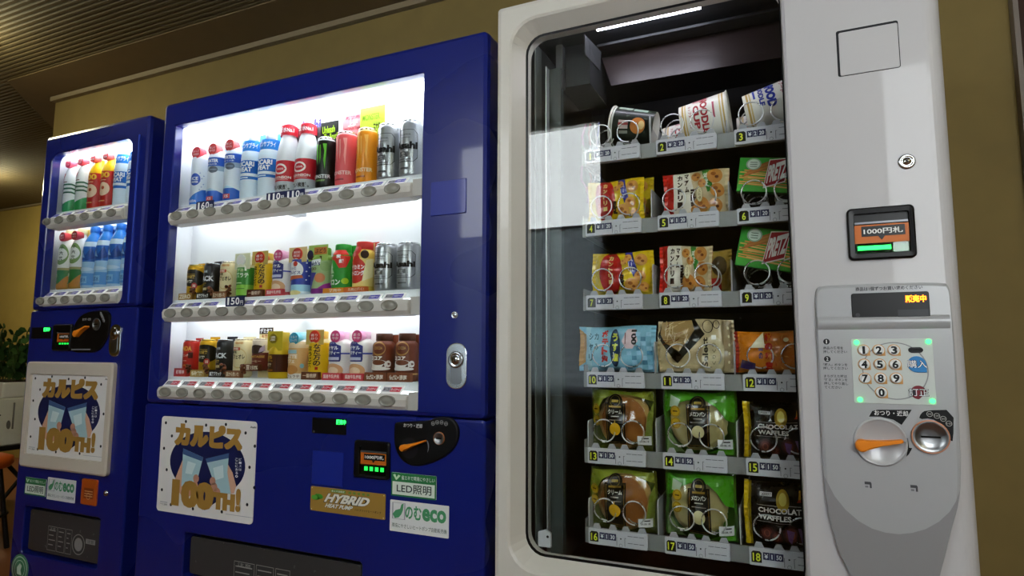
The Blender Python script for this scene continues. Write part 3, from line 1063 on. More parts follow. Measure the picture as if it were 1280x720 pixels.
# ---------------------------------------------------------------- the white snack machine
YS = -.09
SX0, SX1, SZ = -.612, .268, 1.824
CREAM = M('d0ccc2', 0.35, coat=.2)
PANELW = M('bcbabb', 0.4, coat=.3)
DARK = M('26282a', 0.4)
DARK2 = M('1a1b1d', 0.5)
RAIL = M('8d8e8c', 0.4, .2)
ts = thing('snack_vending_machine', 'tall white snack vending machine with a glass front and a grey keypad panel', 'vending machine', ((SX0 + SX1) / 2, .3, 0))
MB().box(SX0 + .012, SX1 - .012, .0, .035, .08, SZ + .012, CREAM, skip='fb').box(SX0 + .012, SX1 - .012, .60, .70, .08, SZ + .012, CREAM).box(SX0 + .012, SX0 + .03, .03, .6, .08, SZ + .012, CREAM).box(SX1 - .03, SX1 - .012, .03, .6, .08, SZ + .012, CREAM).box(SX0 + .03, SX1 - .03, .03, .6, 1.815, SZ + .012, M('2a2a2a')).box(SX0 + .03, SX1 - .03, .03, .6, .08, .4, CREAM).build('cabinet', ts)
for fx in (SX0 + .08, SX1 - .08):
    for fy in (.08, .62):
        MB().lathe([(0, 0), (.03, 0), (.03, .025), (.015, .03), (.015, .085), (0, .085)], fx, fy, BLACK, 16).build('foot', ts)
# door: bevelled window surround, then the flat panel on the keypad side
PX = .0076
b = MB()
GW = (-.5535, PX - .001, .5635, 1.758, .045)
OW = (-.5735, PX, .5435, 1.778, .062)
loops = [lift(rrect(*GW), YS + .075), lift(rrect(*GW), YS + .042), lift(rrect(*OW), YS + .004), lift(rrect(OW[0] - .005, PX, OW[2] - .005, OW[3] + .005, .066), YS)]
L2 = rrect(SX0 + .012, PX, .08 + .01, SZ - .012, .004)
loops += [lift(L2, YS), lift(rrect(SX0 + .003, PX, .083, SZ - .003, .008), YS + .004), lift(rrect(SX0, PX, .08, SZ, .012), YS + .014), lift(rrect(SX0, PX, .08, SZ, .012), YS + .085)]
b.loft(loops, CREAM)
b.build('window_surround', ts)
pe = []
for k in range(9):                      # rounded outer edge of the keypad side
    a = math.radians(90 * k / 8)
    pe.append((SX1 - .03 + .03 * math.sin(a), YS + .03 - .03 * math.cos(a)))
prof = [(PX + .0005, YS + .085), (PX + .0005, YS), (PX + .006, YS - .005)] + [(x, y_ - .005) for x, y_ in pe] + [(SX1, YS + .085)]
b = MB()
b.loft([[(p[0], p[1], z) for p in prof] for z in (.08, SZ)], PANELW, cap0=True, cap1=True)
b.build('keypad_side', ts)
YP = YS - .005
MB().box(GW[0] - .004, PX + .003, YS + .044, YS + .048, GW[2] - .004, GW[3] + .004, CLEAR('front_glass', 'fafcfb', 1.0)).build('window_glass', ts)
bs = MB()
bs.loft([lift(rrect(GW[0] + .0, PX - .001, GW[2], GW[3], .045), YS + .0425), lift(rrect(GW[0] + .006, PX - .004, GW[2] + .006, GW[3] - .006, .041), YS + .0425)], BLACK)
bs.build('glass_seal', ts)
# dark inside
b = MB()
ix0, ix1, iy0, iy1, iz0, iz1 = -.572, .15, -.012, .56, .46, 1.802
b.add([(ix0, iy0, iz0), (ix1, iy0, iz0), (ix1, iy0, iz1), (ix0, iy0, iz1), (ix0, iy1, iz0), (ix1, iy1, iz0), (ix1, iy1, iz1), (ix0, iy1, iz1)],
      [(4, 5, 6, 7), (0, 4, 7, 3), (1, 2, 6, 5), (3, 7, 6, 2), (0, 1, 5, 4)], DARK)
b.build('inner_lining', ts)
b = MB()
p0, p1 = at(745, 28, .03), at(875, 3, .03)
b.box(p0[0], p1[0], .022, .042, 1.785, 1.7955, EM('f0ecff', SNACK_LED))
b.build('light_strip', ts, 'bright white strip of light')
MB().box(p0[0] - .03, p1[0] + .10, .018, .045, 1.7955, 1.802, M('8a8a90', .4)).build('light_holder', ts)
b = MB()
q = [at(752, 72, .15), at(764, 107, .13), at(1010, 66, .13), at(1010, 14, .15)]
v = [tuple(p) for p in q] + [(p[0], p[1] + .004, p[2]) for p in q]
b.add(v, [(0, 1, 2, 3), (7, 6, 5, 4), (0, 4, 5, 1), (1, 5, 6, 2), (2, 6, 7, 3), (3, 7, 4, 0)], M('261e1e', .38))
b.build('hanging_flap', ts, 'dull brown hanging flap')
MB().box(-.42, .12, .10, .155, 1.776, 1.782, M('2e3032', .4, .3)).build('ceiling_strip', ts)
b = MB()
q = [at(731, 43, .02), at(731.7, 68, .02), at(750, 88, .12), at(751.7, 65, .12)]
v = [tuple(p) for p in q] + [(p[0] - .003, p[1], p[2]) for p in q]
b.add(v, [(0, 1, 2, 3), (7, 6, 5, 4), (0, 4, 5, 1), (1, 5, 6, 2), (2, 6, 7, 3), (3, 7, 4, 0)], M('3c3e40', .4, .3))
b.build('side_bracket', ts, 'grey metal side bracket')
MB().box(-.50, -.424, .05, .2, 1.66, 1.765, M('1e2022', .4)).build('motor_cover', ts)
MB().plate(rrect(-.505, -.488, 1.65, 1.765, .004), .03, .05, M('4a4c4e', .35, .4)).build('cover_plate', ts)
MB().box(-.522, -.5195, .0, .04, .48, 1.70, M('a8abab', .3, .5)).box(-.5195, -.49, .02, .04, .48, 1.70, M('3a4240', .35)).build('side_channel', ts, 'grey metal channel beside the shelves')
MB().box(-.546, -.5435, -.01, .03, .48, 1.76, M('7a8280', .3, .5)).build('side_channel', ts)
rnd = random.Random(3)
for k, hx in enumerate(('a03a8a', '8a2a30', 'c8c8c8', '3a3a8a')):
    pts = [(-.47 + .012 * k, .16, 1.60 - .0 * k)]
    for j in range(7):
        pts.append((-.475 + .012 * k + rnd.uniform(-.012, .012), .16 + rnd.uniform(-.015, .015), 1.57 - .03 * j))
    MB().tube(pts, .0022, M(hx, .5)).build('cable', ts)
b = MB()
b.plate([(-.535, .575), (-.505, .575), (-.505, .605), (-.518, .612), (-.535, .606)], -.02, -.012, M('c8c8cc', .4))
b.ell(-.512, .598, .003, .003, BLACK, plane(-.02), 1)
b.build('latch_plate', ts, 'small pale grey latch plate')

ROWZ = [1.457, 1.281, 1.105, .927, .755, .578]      # lower edge of each row of labels
LX = [-.437, -.2665, -.0965]
LW_ = .133
PRICE = [220, 220, 220, 120, 120, 120, 120, 120, 120, 120, 120, 100, 130, 150, 150, 130, 150, 150]
LABW = M('c9c8ce', .4)
LUG = M('a4a4a8', .45)
NUMB = M('101408', .5)
YEL = M('e4ea3c', .45)
WIRE = M('dededf', .28, .8)
HEL = []
for k in range(0, 24 * 4 + 1):
    a = math.radians(-100) + 2 * math.pi * k / 24
    HEL.append((.0255 * math.cos(a), .058 * max(0.0, (k - 19) / 24), .0255 * math.sin(a)))
for ri, z in enumerate(ROWZ):
    tray = MB().box(-.447, .14, .055, .5, z + .012, z + .017, DARK2).box(-.447, .14, .0495, .0555, z - .002, z + .032, RAIL).box(-.447, -.444, .05, .5, z, z + .05, RAIL).build('tray', ts)
    for ci in range(3):
        x0 = LX[ci]
        n = ri * 3 + ci + 1
        g = MB()
        g.plate(rrect(x0, x0 + LW_, z - .001, z + .0335, .002, 2), .041, .0494, LABW, .001)
        F = plane(.041)
        # small upright lugs on top of the holder
        for c in (.14, .42, .64, .91):
            g.plate([(x0 + LW_ * c - .010, z + .033), (x0 + LW_ * c + .010, z + .033), (x0 + LW_ * c + .005, z + .044), (x0 + LW_ * c - .005, z + .044)], .043, .048, LUG)
        a = x0 + .004
        g.poly([(a, z + .005), (a + .0195, z + .005), (a + .0195, z + .024), (a + .016, z + .0275), (a + .0035, z + .0275), (a, z + .024)], NUMB, F, 1)
        s = str(n)
        g.text(s, a + ((.006 if n > 1 else .008) if n < 10 else .0025), a + ((.0135 if n > 1 else .0115) if n < 10 else .017), z + .0075, z + .0235, YEL, F, 2, .02)
        pr = str(PRICE[n - 1])
        for q_, (ch, xa, wd) in enumerate((('¥', .026, .012), (pr[0], .0385, .0085), (pr[1:], .0475, .0165))):
            g.rect(x0 + xa, x0 + xa + wd, z + .012, z + .0265, NAVY, F, 1)
            g.text(ch, x0 + xa + wd * (.2 if ch != '1' else .38), x0 + xa + wd * (.8 if ch != '1' else .62), z + .0145, z + .0235, M('e8e8ec'), F, 2, .02)
        ln = M('6a6a72', .5)
        g.ell(x0 + .0745, z + .0175, .0017, .0017, INK, F, 1, n=12)
        for xx, sx in ((.0655, 1), (.0835, -1)):
            g.rect(x0 + xx - .0006, x0 + xx + .0006, z + .002, z + .020, ln, F, 1)
            g.rect(*sorted((x0 + xx, x0 + xx - .003 * sx)), z + .019, z + .020, ln, F, 1)
        g.ell(x0 + .0745, z + .003, .004, .004, ln, F, 1, ring=.0008, n=16)
        for zz in (.010, .025):
            for j in range(3):
                g.rect(x0 + .090 + .0125 * j, x0 + .101 + .0125 * j, z + zz - .0008, z + zz + .0006, ln, F, 1)
        g.build('price_label', tray)
        zc = z + .0715
        for k in (.26, .76):
            h_ = MB().tube([(x0 + LW_ * k + p[0] * (1 if k < .5 else -1), .058 + p[1], zc + p[2]) for p in HEL], .0015, WIRE, 8)
            h_.build('spiral', tray)
        if ci:
            dv = MB()
            xd = x0 - .0175
            L = []
            for xx in (xd - .0012, xd + .0012):
                L.append([(xx, .062, z + .017), (xx, .062, z + .095), (xx, .066, z + .103), (xx, .4, z + .11), (xx, .4, z + .017)])
            dv.loft(L, M('b4b4b6', .4), cap0=True, cap1=True)
            dv.build('divider', tray)
        elif ri in (4, 5):
            dv = MB()
            L = []
            for xx in (x0 - .006, x0 - .0035):
                L.append([(xx, .062, z + .017), (xx, .062, z + .085), (xx, .066, z + .092), (xx, .4, z + .1), (xx, .4, z + .017)])
            dv.loft(L, M('b4b4b6', .4), cap0=True, cap1=True)
            dv.build('divider', tray)

# ---- the keypad panel
f1 = mapper(YP, 1000, 0, 3.0)
b = MB()
q = [f1(131, 118), f1(365, 77), f1(380, 252), f1(146, 290)]
xa, xb = (q[0][0] + q[3][0]) / 2, (q[1][0] + q[2][0]) / 2
za, zb = (q[2][1] + q[3][1]) / 2, (q[0][1] + q[1][1]) / 2
b.loft([lift(rrect(xa, xb, za, zb, .004), YP - .0004), lift(rrect(xa + .004, xb - .0012, za + .0012, zb - .0045, .003), YP - .0004)], INK)
b.plate(rrect(xa + .004, xb - .0012, za + .0012, zb - .0045, .003), YP - .0012, YP + .0002, PANELW, .0008)
b.build('blank_cover', ts, 'square blank cover outlined by a dark gap')
key_lock(ts, f1(400, 606), .0125, YP)
f2 = mapper(YP, 1030, 180, 4.0)
bill_unit(ts, f2, YP, px_rect(f2, 116, 316, 456, 577), px_rect(f2, 148, 345, 428, 548), (f2(280, 494)[1], f2(280, 402)[1]), '1000', 6.0)
f3 = mapper(YP - .008, 1010, 340, 3.79)
f4 = mapper(YP - .008, 1000, 480, 3.0)
GRY = M('a9aaac', .35, .1, coat=.2)
GRY2 = M('8f8e90', .38, .1, coat=.2)
left = [f3(62, 62), f3(40, 80), f3(34, 110), f3(38, 270), f3(50, 500), f3(57, 700), f4(84, 300), f4(92, 380), f4(110, 500), f4(150, 640), f4(190, 720), f4(235, 790), f4(290, 850)]
right = [f4(400, 860), f4(470, 810), f4(530, 720), f4(570, 550), f4(596, 460), f4(606, 380), f4(605, 280), f4(600, 150), f3(706, 480), f3(690, 250), f3(676, 110), f3(672, 70), f3(645, 44)]
b = MB()
YF = YP - .010
outl = smooth_poly([tuple(p) for p in left + right], 2)
b.plate(outl, YF, YP + .001, GRY, .006)
F = plane(YF)
# the darker lower tongue, below the curved edge of the lighter part
low = [f4(91, 345), f4(110, 500), f4(150, 635), f4(192, 718), f4(238, 786), f4(292, 842), f4(398, 852), f4(465, 803), f4(524, 716), f4(564, 550), f4(590, 462), f4(600, 395)]
arc = [f4(588, 432), f4(560, 478), f4(520, 515), f4(470, 543), f4(420, 557), f4(370, 562), f4(320, 556), f4(270, 541), f4(220, 513), f4(170, 470), f4(130, 420)]
b.poly(low + arc, GRY2, F, 1)
# raised brow over the keypad
tpx(b, f3, '商品は1個ずつお買い求めください', 224, 541, 77, 19, M('26262a'), F, 2, .015)
cpn = b.build('control_panel', ts, 'grey tongue-shaped panel with keypad, display and coin slot')
g = MB()
zt0 = f3(360, 268)[1]
xl, xr = f3(40, 268)[0], f3(682, 268)[0]
L = []
for zz, yy in ((zt0 - .001, YF), (zt0 + .004, YF - .005), (zt0 + .010, YF - .0065), (zt0 + .016, YF - .0065)):
    L.append([(xl + .003, yy, zz), (xr - .003, yy, zz)])
L.append([(xl + .003, YF, zt0 + .022), (xr - .003, YF, zt0 + .022)])
g.loft(L, GRY, closed=False, smooth=True)
g.build('brow', cpn)
g = MB()
dq = px_rect(f3, 206, 97, 575, 226)
g.plate(rrect(*dq, .004), YF - .002, YF, BLACK, .001)
F = plane(YF - .002)
g.ell(*f3(235, 205), .0036, .0036, M('3a3a3e'), F, 1)
g.rect(*px_rect(f3, 424, 178, 570, 215), M('26282c', .3), F, 1)
d = g.build('display_screen', cpn, 'black display showing orange lit characters')
g = MB()
q = px_rect(f3, 458, 110, 558, 146)
g.text('販売中', *q, EM('ff7a1e', 6.0), plane(YF - .0026), 1, .04)
g.build('lit_characters', d)
g = MB()
kq = px_rect(f3, 210, 316, 598, 625)
g.plate(rrect(*kq, .003), YF - .0012, YF, M('c4cac6', .35), .0006)
F = plane(YF - .0012)
cx, cz = f3(410, 468)
g.ell(cx, cz, f3(570, 468)[0] - cx, f3(570, 468)[0] - cx, M('8a8c8e', .4), F, 1, ring=.0018, n=48)
g.plate(rrect(*px_rect(f3, 473, 356, 544, 383), .0055), YF - .002, YF - .001, BLACK)
kp = g.build('keypad', cpn, 'pale keypad sheet with a thin grey ring')
KEYM = M('dcdcda', .4, .15)
A = Matrix.Rotation(math.radians(90), 3, 'X')
for (X, Y), s in zip(((262, 370), (333, 370), (405, 370), (265, 437), (338, 437), (411, 437), (269, 503), (342, 503), (416, 503), (346, 570)), '1234567890'):
    g = MB()
    c = f3(X, Y)
    k = .0098
    pts = [(c[0] + k * math.cos(math.radians(a)), c[1] + k * math.sin(math.radians(a))) for a in range(0, 271, 15)] + [(c[0] + k, c[1] - k)]
    g.plate(pts, YF - .0022, YF - .001, M('c8965a', .4))
    g.lathe([(k * .86, 0), (k * .86, .002), (k * .7, .0032), (k * .55, .0026), (0, .0026)], c[0], YF - .0022, KEYM, 24, axis=A, z0=c[1])
    F = plane(YF - .0049)
    g.text(s, c[0] - (.0046 if s != '1' else .002), c[0] + (.0046 if s != '1' else .002), c[1] - .0068, c[1] + .0068, BLACK, F, 1, .04)
    g.build('key', cpn)
for (X, Y), hx, s, kx in (((514, 437), '2d7fc0', '購入', 1.2), ((522, 570), '7a2430', '訂正', 1.0)):
    g = MB()
    c = f3(X, Y)
    k = .0115 * kx
    pts = [(c[0] + k * math.cos(math.radians(a)), c[1] + k * math.sin(math.radians(a))) for a in range(0, 271, 15)] + ([(c[0] + k, c[1] - k)] if hx[0] == '2' else [])
    g.plate(pts, YF - .003, YF - .001, M(hx, .35, coat=.3), .001)
    F = plane(YF - .003)
    g.text(s, c[0] - .0148, c[0] + .0148, c[1] - .0066, c[1] + .0072, M('2a2a30'), F, 1, .05)
    g.text(s, c[0] - .0142, c[0] + .0142, c[1] - .006, c[1] + .0066, M('eceef0'), F, 2, .0)
    g.build('key', cpn, 'blue buy key' if hx[0] == '2' else 'dark red correction key')
for X, Y in ((229, 334), (568, 330), (246, 604), (588, 611)):
    c = f3(X, Y)
    MB().lathe([(.0042, 0), (.0042, .002), (.0028, .0034), (0, .004)], c[0], YF - .001, EM('40ff70', 4.0), 16, axis=A, z0=c[1]).build('indicator_lamp', cpn, 'lit green lamp')
g = MB()
F = plane(YF)
tk = M('202024')
for (X, Y), s in (((87, 330), '1'), ((91, 412), '2')):
    c = f3(X, Y)
    g.ell(c[0], c[1], .0052, .0052, tk, F, 1, n=20)
    g.text(s, c[0] - (.0008 if s == '1' else .0018), c[0] + (.0008 if s == '1' else .0018), c[1] - .0032, c[1] + .0032, M('d0d0d0'), F, 2, .02)
for X0, X1, Y, s in ((72, 166, 360, '商品の番号を'), (72, 184, 378, '押してください'), (72, 186, 439, '「購入」ボタンを'), (72, 188, 456, '押してください'),
                     (76, 184, 493, 'まちがえた時は'), (76, 186, 510, '「訂正」ボタンを'), (76, 190, 528, '押してやり直し'), (78, 158, 546, 'てください')):
    tpx(g, f3, s, X0, X1, Y, 13.5, tk, F, 1, .01)
g.build('printed_instructions', cpn, 'small dark printed instructions')
# coin return knob
g = MB()
c = f4(300, 216)
rk = f4(403, 216)[0] - c[0]
tr = [f4(258, 122), f4(270, 101), f4(290, 96), f4(418, 96), f4(398, 128), f4(380, 153), f4(350, 134), f4(300, 122)]
g.poly(tr, BLACK, F, 1)
tpx(g, f4, 'おつり・返却', 278, 404, 109, 20, M('e4e4e2'), F, 2, .012)
g.poly([f4(396, 196), f4(404, 205), f4(408, 238), f4(420, 240), f4(408, 262), f4(398, 272), f4(404, 240)], BLACK, F, 1)
g.lathe([(rk, 0), (rk, .003), (rk * .95, .005), (rk * .9, .003), (rk * .86, .0012), (0, .0012)], c[0], YF, M('b4b5b7', .3, .1, coat=.3), 40, axis=A, z0=c[1])
kn = g.build('return_dish', cpn, 'round grey dish of the coin return')
ck, tp = f4(230, 227), f4(384, 212)
lv = lever(cpn, ck, tp, .0105, YF - .002)
g = MB()
k2 = f4(487, 197)
g.poly(smooth_poly([f4(444, 132), f4(452, 110), f4(470, 98), f4(575, 96), f4(574, 214), f4(562, 212), f4(556, 180), f4(530, 150), f4(490, 128)], 1), BLACK, F, 1)
coin_icons(g, f4, [(485, 112), (512, 119), (536, 130), (557, 148)], .0045, F)
g.build('coin_marks', cpn)
coin_dish(cpn, k2, f4(561, 197)[0] - k2[0], YF - .001, .0165, rim=M('c98a6a', .35, .2))
g = MB()
for X, Y in ((255, 377), (427, 390)):
    c = f4(X, Y)
    k = .0052
    g.poly([(c[0] - k, c[1] + k), (c[0] + k * .7, c[1] + k), (c[0] + k, c[1] + k * .6), (c[0] + k, c[1] - k), (c[0] + k * .45, c[1] - k), (c[0] + k * .45, c[1] + k * .1), (c[0] - k, c[1] + k * .1)], M('46464a'), F, 2)
    g.poly([(c[0] - k * .9, c[1] - k * .3), (c[0], c[1] - k * .3), (c[0], c[1] - k * .9), (c[0] - k * .9, c[1] - k * .9)], M('77777b'), F, 2)
    pass
g.build('hook_slot', cpn)

# ---------------------------------------------------------------- drinks on show
PROF = {
    'pet': [(0, 0), (.8, 0), (.97, .02), (1, .06), (1, .60), (.97, .67), (.85, .75), (.62, .83), (.44, .875), (.42, .90), (.42, .93)],
    'pet2': [(0, 0), (.8, 0), (.97, .02), (1, .05), (1, .74), (.96, .79), (.80, .84), (.56, .875), (.46, .90), (.46, .93)],
    'taper': [(0, 0), (.85, 0), (.98, .03), (1, .07), (1, .46), (.96, .56), (.84, .68), (.66, .80), (.50, .88), (.46, .90), (.46, .93)],
    'wide': [(0, 0), (.88, 0), (.98, .02), (1, .05), (1, .72), (.98, .76), (.90, .80), (.74, .83), (.70, .845), (.70, .87)],
    'neck': [(0, 0), (.9, 0), (1, .03), (1, .56), (.96, .61), (.82, .69), (.74, .74), (.72, .80)],
    'can': [(0, .012), (.72, .012), (.78, 0), (.86, .012), (.98, .045), (1, .07), (1, .90), (.96, .935), (.88, .965)],
}
CAPS = {
    'pet2': [(.50, .90), (.51, .905), (.51, .99), (.47, 1), (0, 1)],
    'pet': [(.46, .90), (.47, .905), (.47, .99), (.43, 1), (0, 1)],
    'taper': [(.50, .90), (.51, .905), (.51, .99), (.47, 1), (0, 1)],
    'wide': [(.73, .845), (.74, .85), (.74, .985), (.70, 1), (0, 1)],
    'neck': [(.75, .79), (.77, .8), (.77, .985), (.72, 1), (0, 1)],
    'can': [(.88, .963), (.91, .985), (.89, 1), (.85, .996), (.82, .975), (0, .975)],
}


def drink(name, label, cat, group, cx, cy, zb, R, Hh, kind, bands, deco, cap, extra=(), metal=0.0, rough=.3):
    """bands: [(upper limit 0..1, colour)]; deco: marks in u (-1..1 over the front half) and v (0..1 up)"""
    t = thing(name, label, cat, (cx, cy, zb), group)
    pr = PROF[kind]

    def rad(v):
        for (ra, va), (rb, vb) in zip(pr, pr[1:]):
            if va <= v <= vb and vb > va:
                return R * (ra + (rb - ra) * (v - va) / (vb - va))
        return R * pr[-1][0]
    cuts = [b_[0] for b_ in bands[:-1]]
    full = list(pr)
    for c in cuts:
        for i in range(len(full) - 1):
            if full[i][1] < c < full[i + 1][1]:
                full.insert(i + 1, (rad(c) / R, c))
                break
    b = MB()
    seg = 28
    prev = 0
    i0 = 0
    for lim, col in bands:
        i1 = i0
        while i1 < len(full) - 1 and full[i1][1] < lim - 1e-6:
            i1 += 1
        if i1 > i0:
            mt = col if not isinstance(col, str) else M(col, rough, metal)
            b.lathe([(r * R, zb + v * Hh) for r, v in full[i0:i1 + 1]], cx, cy, mt, seg)
        i0 = i1

    def F(u, v, e):
        a = u * math.pi / 2
        vv = min(max(v, .02), .93)
        r = rad(vv) + e * 1.6
        return (cx + r * math.sin(a), cy - r * math.cos(a), zb + v * Hh)
    for n_, d in enumerate(deco):
        k, lvl = d[0], 1 + n_ * .6
        if k == 'r':
            b.rect(*d[1:5], M(d[5], rough, metal if len(d) > 6 else 0), F, lvl, cut=.12, cutv=.08)
        elif k == 'e':
            b.ell(*d[1:5], M(d[5], rough), F, lvl, cut=.12, cutv=.1)
        elif k == 'o':
            b.ell(*d[1:5], M(d[5], rough), F, lvl, cut=.12, cutv=.1, ring=d[6])
        elif k == 'p':
            b.poly(d[1], M(d[2], rough), F, lvl, cut=.12, cutv=.08)
        elif k == 't':
            b.text(d[1], *d[2:6], M(d[6], .45), F, lvl, d[7] if len(d) > 7 else .02, cut=.2, rot=d[8] if len(d) > 8 else 0)
    b.build('body', t)
    if kind == 'can':
        MB().lathe([(r * R, zb + v * Hh) for r, v in CAPS[kind]], cx, cy, M(cap, .25, 1.0), seg).build('lid', t)
    else:
        MB().lathe([(r * R, zb + v * Hh) for r, v in CAPS[kind]], cx, cy, M(cap, .4), 20).build('cap', t)
    yf = cy - R
    for e in extra:
        k = e[0]
        if k == 'card':               # upright card behind the sample: (x0, x1 in R, v0, v1, colour, marks)
            _, u0, u1, v0, v1, col, marks = e
            x0, x1, z0, z1 = cx + u0 * R, cx + u1 * R, zb + v0 * Hh, zb + v1 * Hh
            yc = cy + R * .12 if kind == 'can' and v0 > .5 else (cy - R * .82 if kind in ('wide', 'neck') and v0 >= .6 else cy + R * .55)
            c = MB().box(x0, x1, yc, yc + .001, z0, z1, M(col, .45))
            F0 = plane(yc)
            marks_on(c, F0, x0, x1, z0, z1, marks)
            c.build('backing_card', t)
        elif k == 'base':             # low printed block at its foot
            _, u0, u1, h_, col, marks = e
            x0, x1 = cx + u0 * R, cx + u1 * R
            c = MB().plate([(x0, zb), (x1, zb), (x1 - .001, zb + h_), (x0 + .001, zb + h_)], yf - .008, yf + .004, M(col, .45))
            marks_on(c, plane(yf - .008), x0, x1, zb, zb + h_, marks)
            c.build('base_card', t)
        elif k == 'disc':             # round tag before the cap: (u, v, radius, colour, text, second colour)
            _, u, v, r, col, s, col2 = e
            x, z = cx + u * R, zb + v * Hh
            c = MB()
            A = Matrix.Rotation(math.radians(90), 3, 'X')
            yc = yf + .002
            c.lathe([(0, -.026), (r, -.026), (r * 1.0, .0)], x, yc, M(col2, .4), 24, axis=A, z0=z)
            c.lathe([(r, 0), (0, .0002)], x, yc, M(col, .4), 24, axis=A, z0=z, smooth=False)
            ls = s.split('/')
            for i, q in enumerate(ls):
                hh = r * 1.1 / len(ls)
                zc = z + r * .55 - hh * (i + .5)
                c.text(q, x - r * .68, x + r * .68, zc - hh * .38, zc + hh * .38, M('f6e8e8'), plane(yc - .0002), 1, .01)
            c.build('round_tag', t)
        elif k == 'band':             # printed collar: (v0, v1, colour, text, colour)
            _, v0, v1, col, s, tc, grow = e
            c = MB()
            L = []
            for v, g_ in ((v0, grow), ((v0 + v1) / 2, grow * 1.02), (v1, grow * .95)):
                L.append((rad(min(v, .92)) * 0 + R * g_, zb + v * Hh))
            c.lathe(L, cx, cy, M(col, .4), 28)

            def F2(u, v, e2):
                a = u * math.pi / 2
                r = R * grow * 1.03 + e2
                return (cx + r * math.sin(a), cy - r * math.cos(a), zb + v * Hh)
            if s:
                c.text(s, -.5, .8, v0 + (v1 - v0) * .25, v1 - (v1 - v0) * .25, M(tc), F2, 1, .02, cut=.2)
            c.build('collar', t)
        elif k == 'beans':
            _, u, n_ = e
            c = MB()
            rr = random.Random(int(cx * 1000))
            for j in range(n_):
                x, z = cx + R * u + rr.uniform(-.009, .009), zb + .012 + .026 * j / n_ + rr.uniform(0, .006)
                c.lathe([(0, -.006), (.0035, -.004), (.0045, 0), (.0035, .004), (0, .006)], x, yf - .003 + rr.uniform(-.003, .003), M('5a2c18' if j % 2 else '7a4424', .35), 10,
                        axis=Matrix.Rotation(rr.uniform(0, 3), 3, 'Y') @ Matrix.Rotation(rr.uniform(0, 3), 3, 'X'), z0=z)
            c.build('coffee_beans', t)
    return t


def marks_on(c, F0, x0, x1, z0, z1, marks):
    W_, H_ = x1 - x0, z1 - z0

    def F(u, v, e):
        return F0(x0 + u * W_, z0 + v * H_, e)
    for n_, d in enumerate(marks):
        if d[0] == 'r':
            c.rect(*d[1:5], M(d[5]), F, 1 + n_ * .6)
        elif d[0] == 'e':
            c.ell(*d[1:5], M(d[5]), F, 1 + n_ * .6)
        elif d[0] == 't':
            c.text(d[1], *d[2:6], M(d[6]), F, 1 + n_ * .6, d[7] if len(d) > 7 else .02, rot=d[8] if len(d) > 8 else 0)


YB = .082
G1, G2, G3 = 'drinks on the top shelf of the wide machine', 'drinks on the middle shelf of the wide machine', 'drinks on the bottom shelf of the wide machine'
Z1, Z2, Z3 = 1.441 + .0462, 1.127 + .0462, .8805 + .0462


def hgt(px, py, zb):
    return at(px, py, YB)[2] - zb


def wave(col):
    return ('p', [(-1, 0.02), (1, .02), (1, .26), (.6, .25), (.2, .19), (-.2, .12), (-1, .10)], col)


# ---- top shelf
drink('drink_bottle', 'white bottle with a blue dotted splash, first on the wide machine top shelf', 'bottle', G1, CXS[0], YB, Z1, .034, hgt(255, 184, Z1), 'pet2',
      [(1, 'eaf1fa')], [('e', .12, .42, .36, .10, '2a52b4'), ('t', 'ICE', -.1, .34, .41, .46, 'ffffff'), ('t', 'WATER', -.12, .36, .36, .395, 'ffffff'), wave('2f78d8'), ('t', 'SODA', -.2, .3, .05, .09, 'ffffff')]
      + [('e', .45 + .1 * (i % 3), .25 + .045 * i, .03, .008, '5a84c8') for i in range(7)], 'f2f4f8',
      [('disc', .12, .86, .020, 'cf2f38', 'おいしさ/そのまま', 'e0505a'), ('card', -.6, 1.15, .80, 1.02, 'cfe6f6', [])])
for i, (px, top, lb) in ((1, (272, 181, 'blue and white water bottle beside the white dotted bottle on the top shelf')), (2, (292, 176, 'blue and white water bottle next to the pale blue sports drinks on the top shelf'))):
    drink('drink_bottle', lb, 'bottle', G1, CXS[i], YB, Z1, .033, hgt(px, top, Z1), 'pet2',
          [(.2, '2b62c4'), (.24, 'b8dcf2'), (.52, 'e6eef6'), (.60, '9fb4c8'), (.74, '2456b4'), (1, 'e6eff8')],
          [('t', 'WATER', -.35, .5, .655, .71, 'ffffff', .03), ('t', 'おいしい水', -.3, .45, .615, .64, 'ffffff'), ('o', .2, .54, .3, .055, '5a6472', .05), ('p', [(-1, .16), (.1, .24), (1, .15), (1, .24), (-1, .24)], 'e6eef6'),
           ('r', -.2, .3, .04, .11, 'd84a52'), ('t', '天然', -.12, .22, .05, .10, 'ffffff')], 'eef4fa',
          [('disc', .08, .875, .0195, 'd04444', '新しい/ラベル', 'e26a66'), ('card', .0, 1.1, .76, 1.03, '9fd0ec', [])])
for i, (px, top, lb) in ((3, (311, 169, 'pale blue sports drink bottle touching the blue water bottles on the top shelf')), (4, (334, 167, 'pale blue sports drink bottle touching the red labelled bottle on the top shelf'))):
    drink('drink_bottle', lb, 'bottle', G1, CXS[i], YB, Z1, .0345, hgt(px, top, Z1), 'pet',
          [(.28, 'dcebf6'), (.56, '1f6cc4'), (1, 'dcebf6')],
          [('t', 'POCARI', -.62, .62, .47, .545, 'ffffff', .04), ('t', 'SWEAT', -.62, .5, .39, .46, 'ffffff', .04), ('p', [(-1, .335), (1, .32), (1, .365), (-1, .375)], 'e8f2fa'), ('r', -.4, .3, .295, .31, 'd8e8f8')],
          'e8f2fa', [('band', .70, .86, '2a86dc', 'イオンサプライ', 'ffffff', .92), ('card', .2, 1.12, .86, 1.0, '4aa4e2', [])])
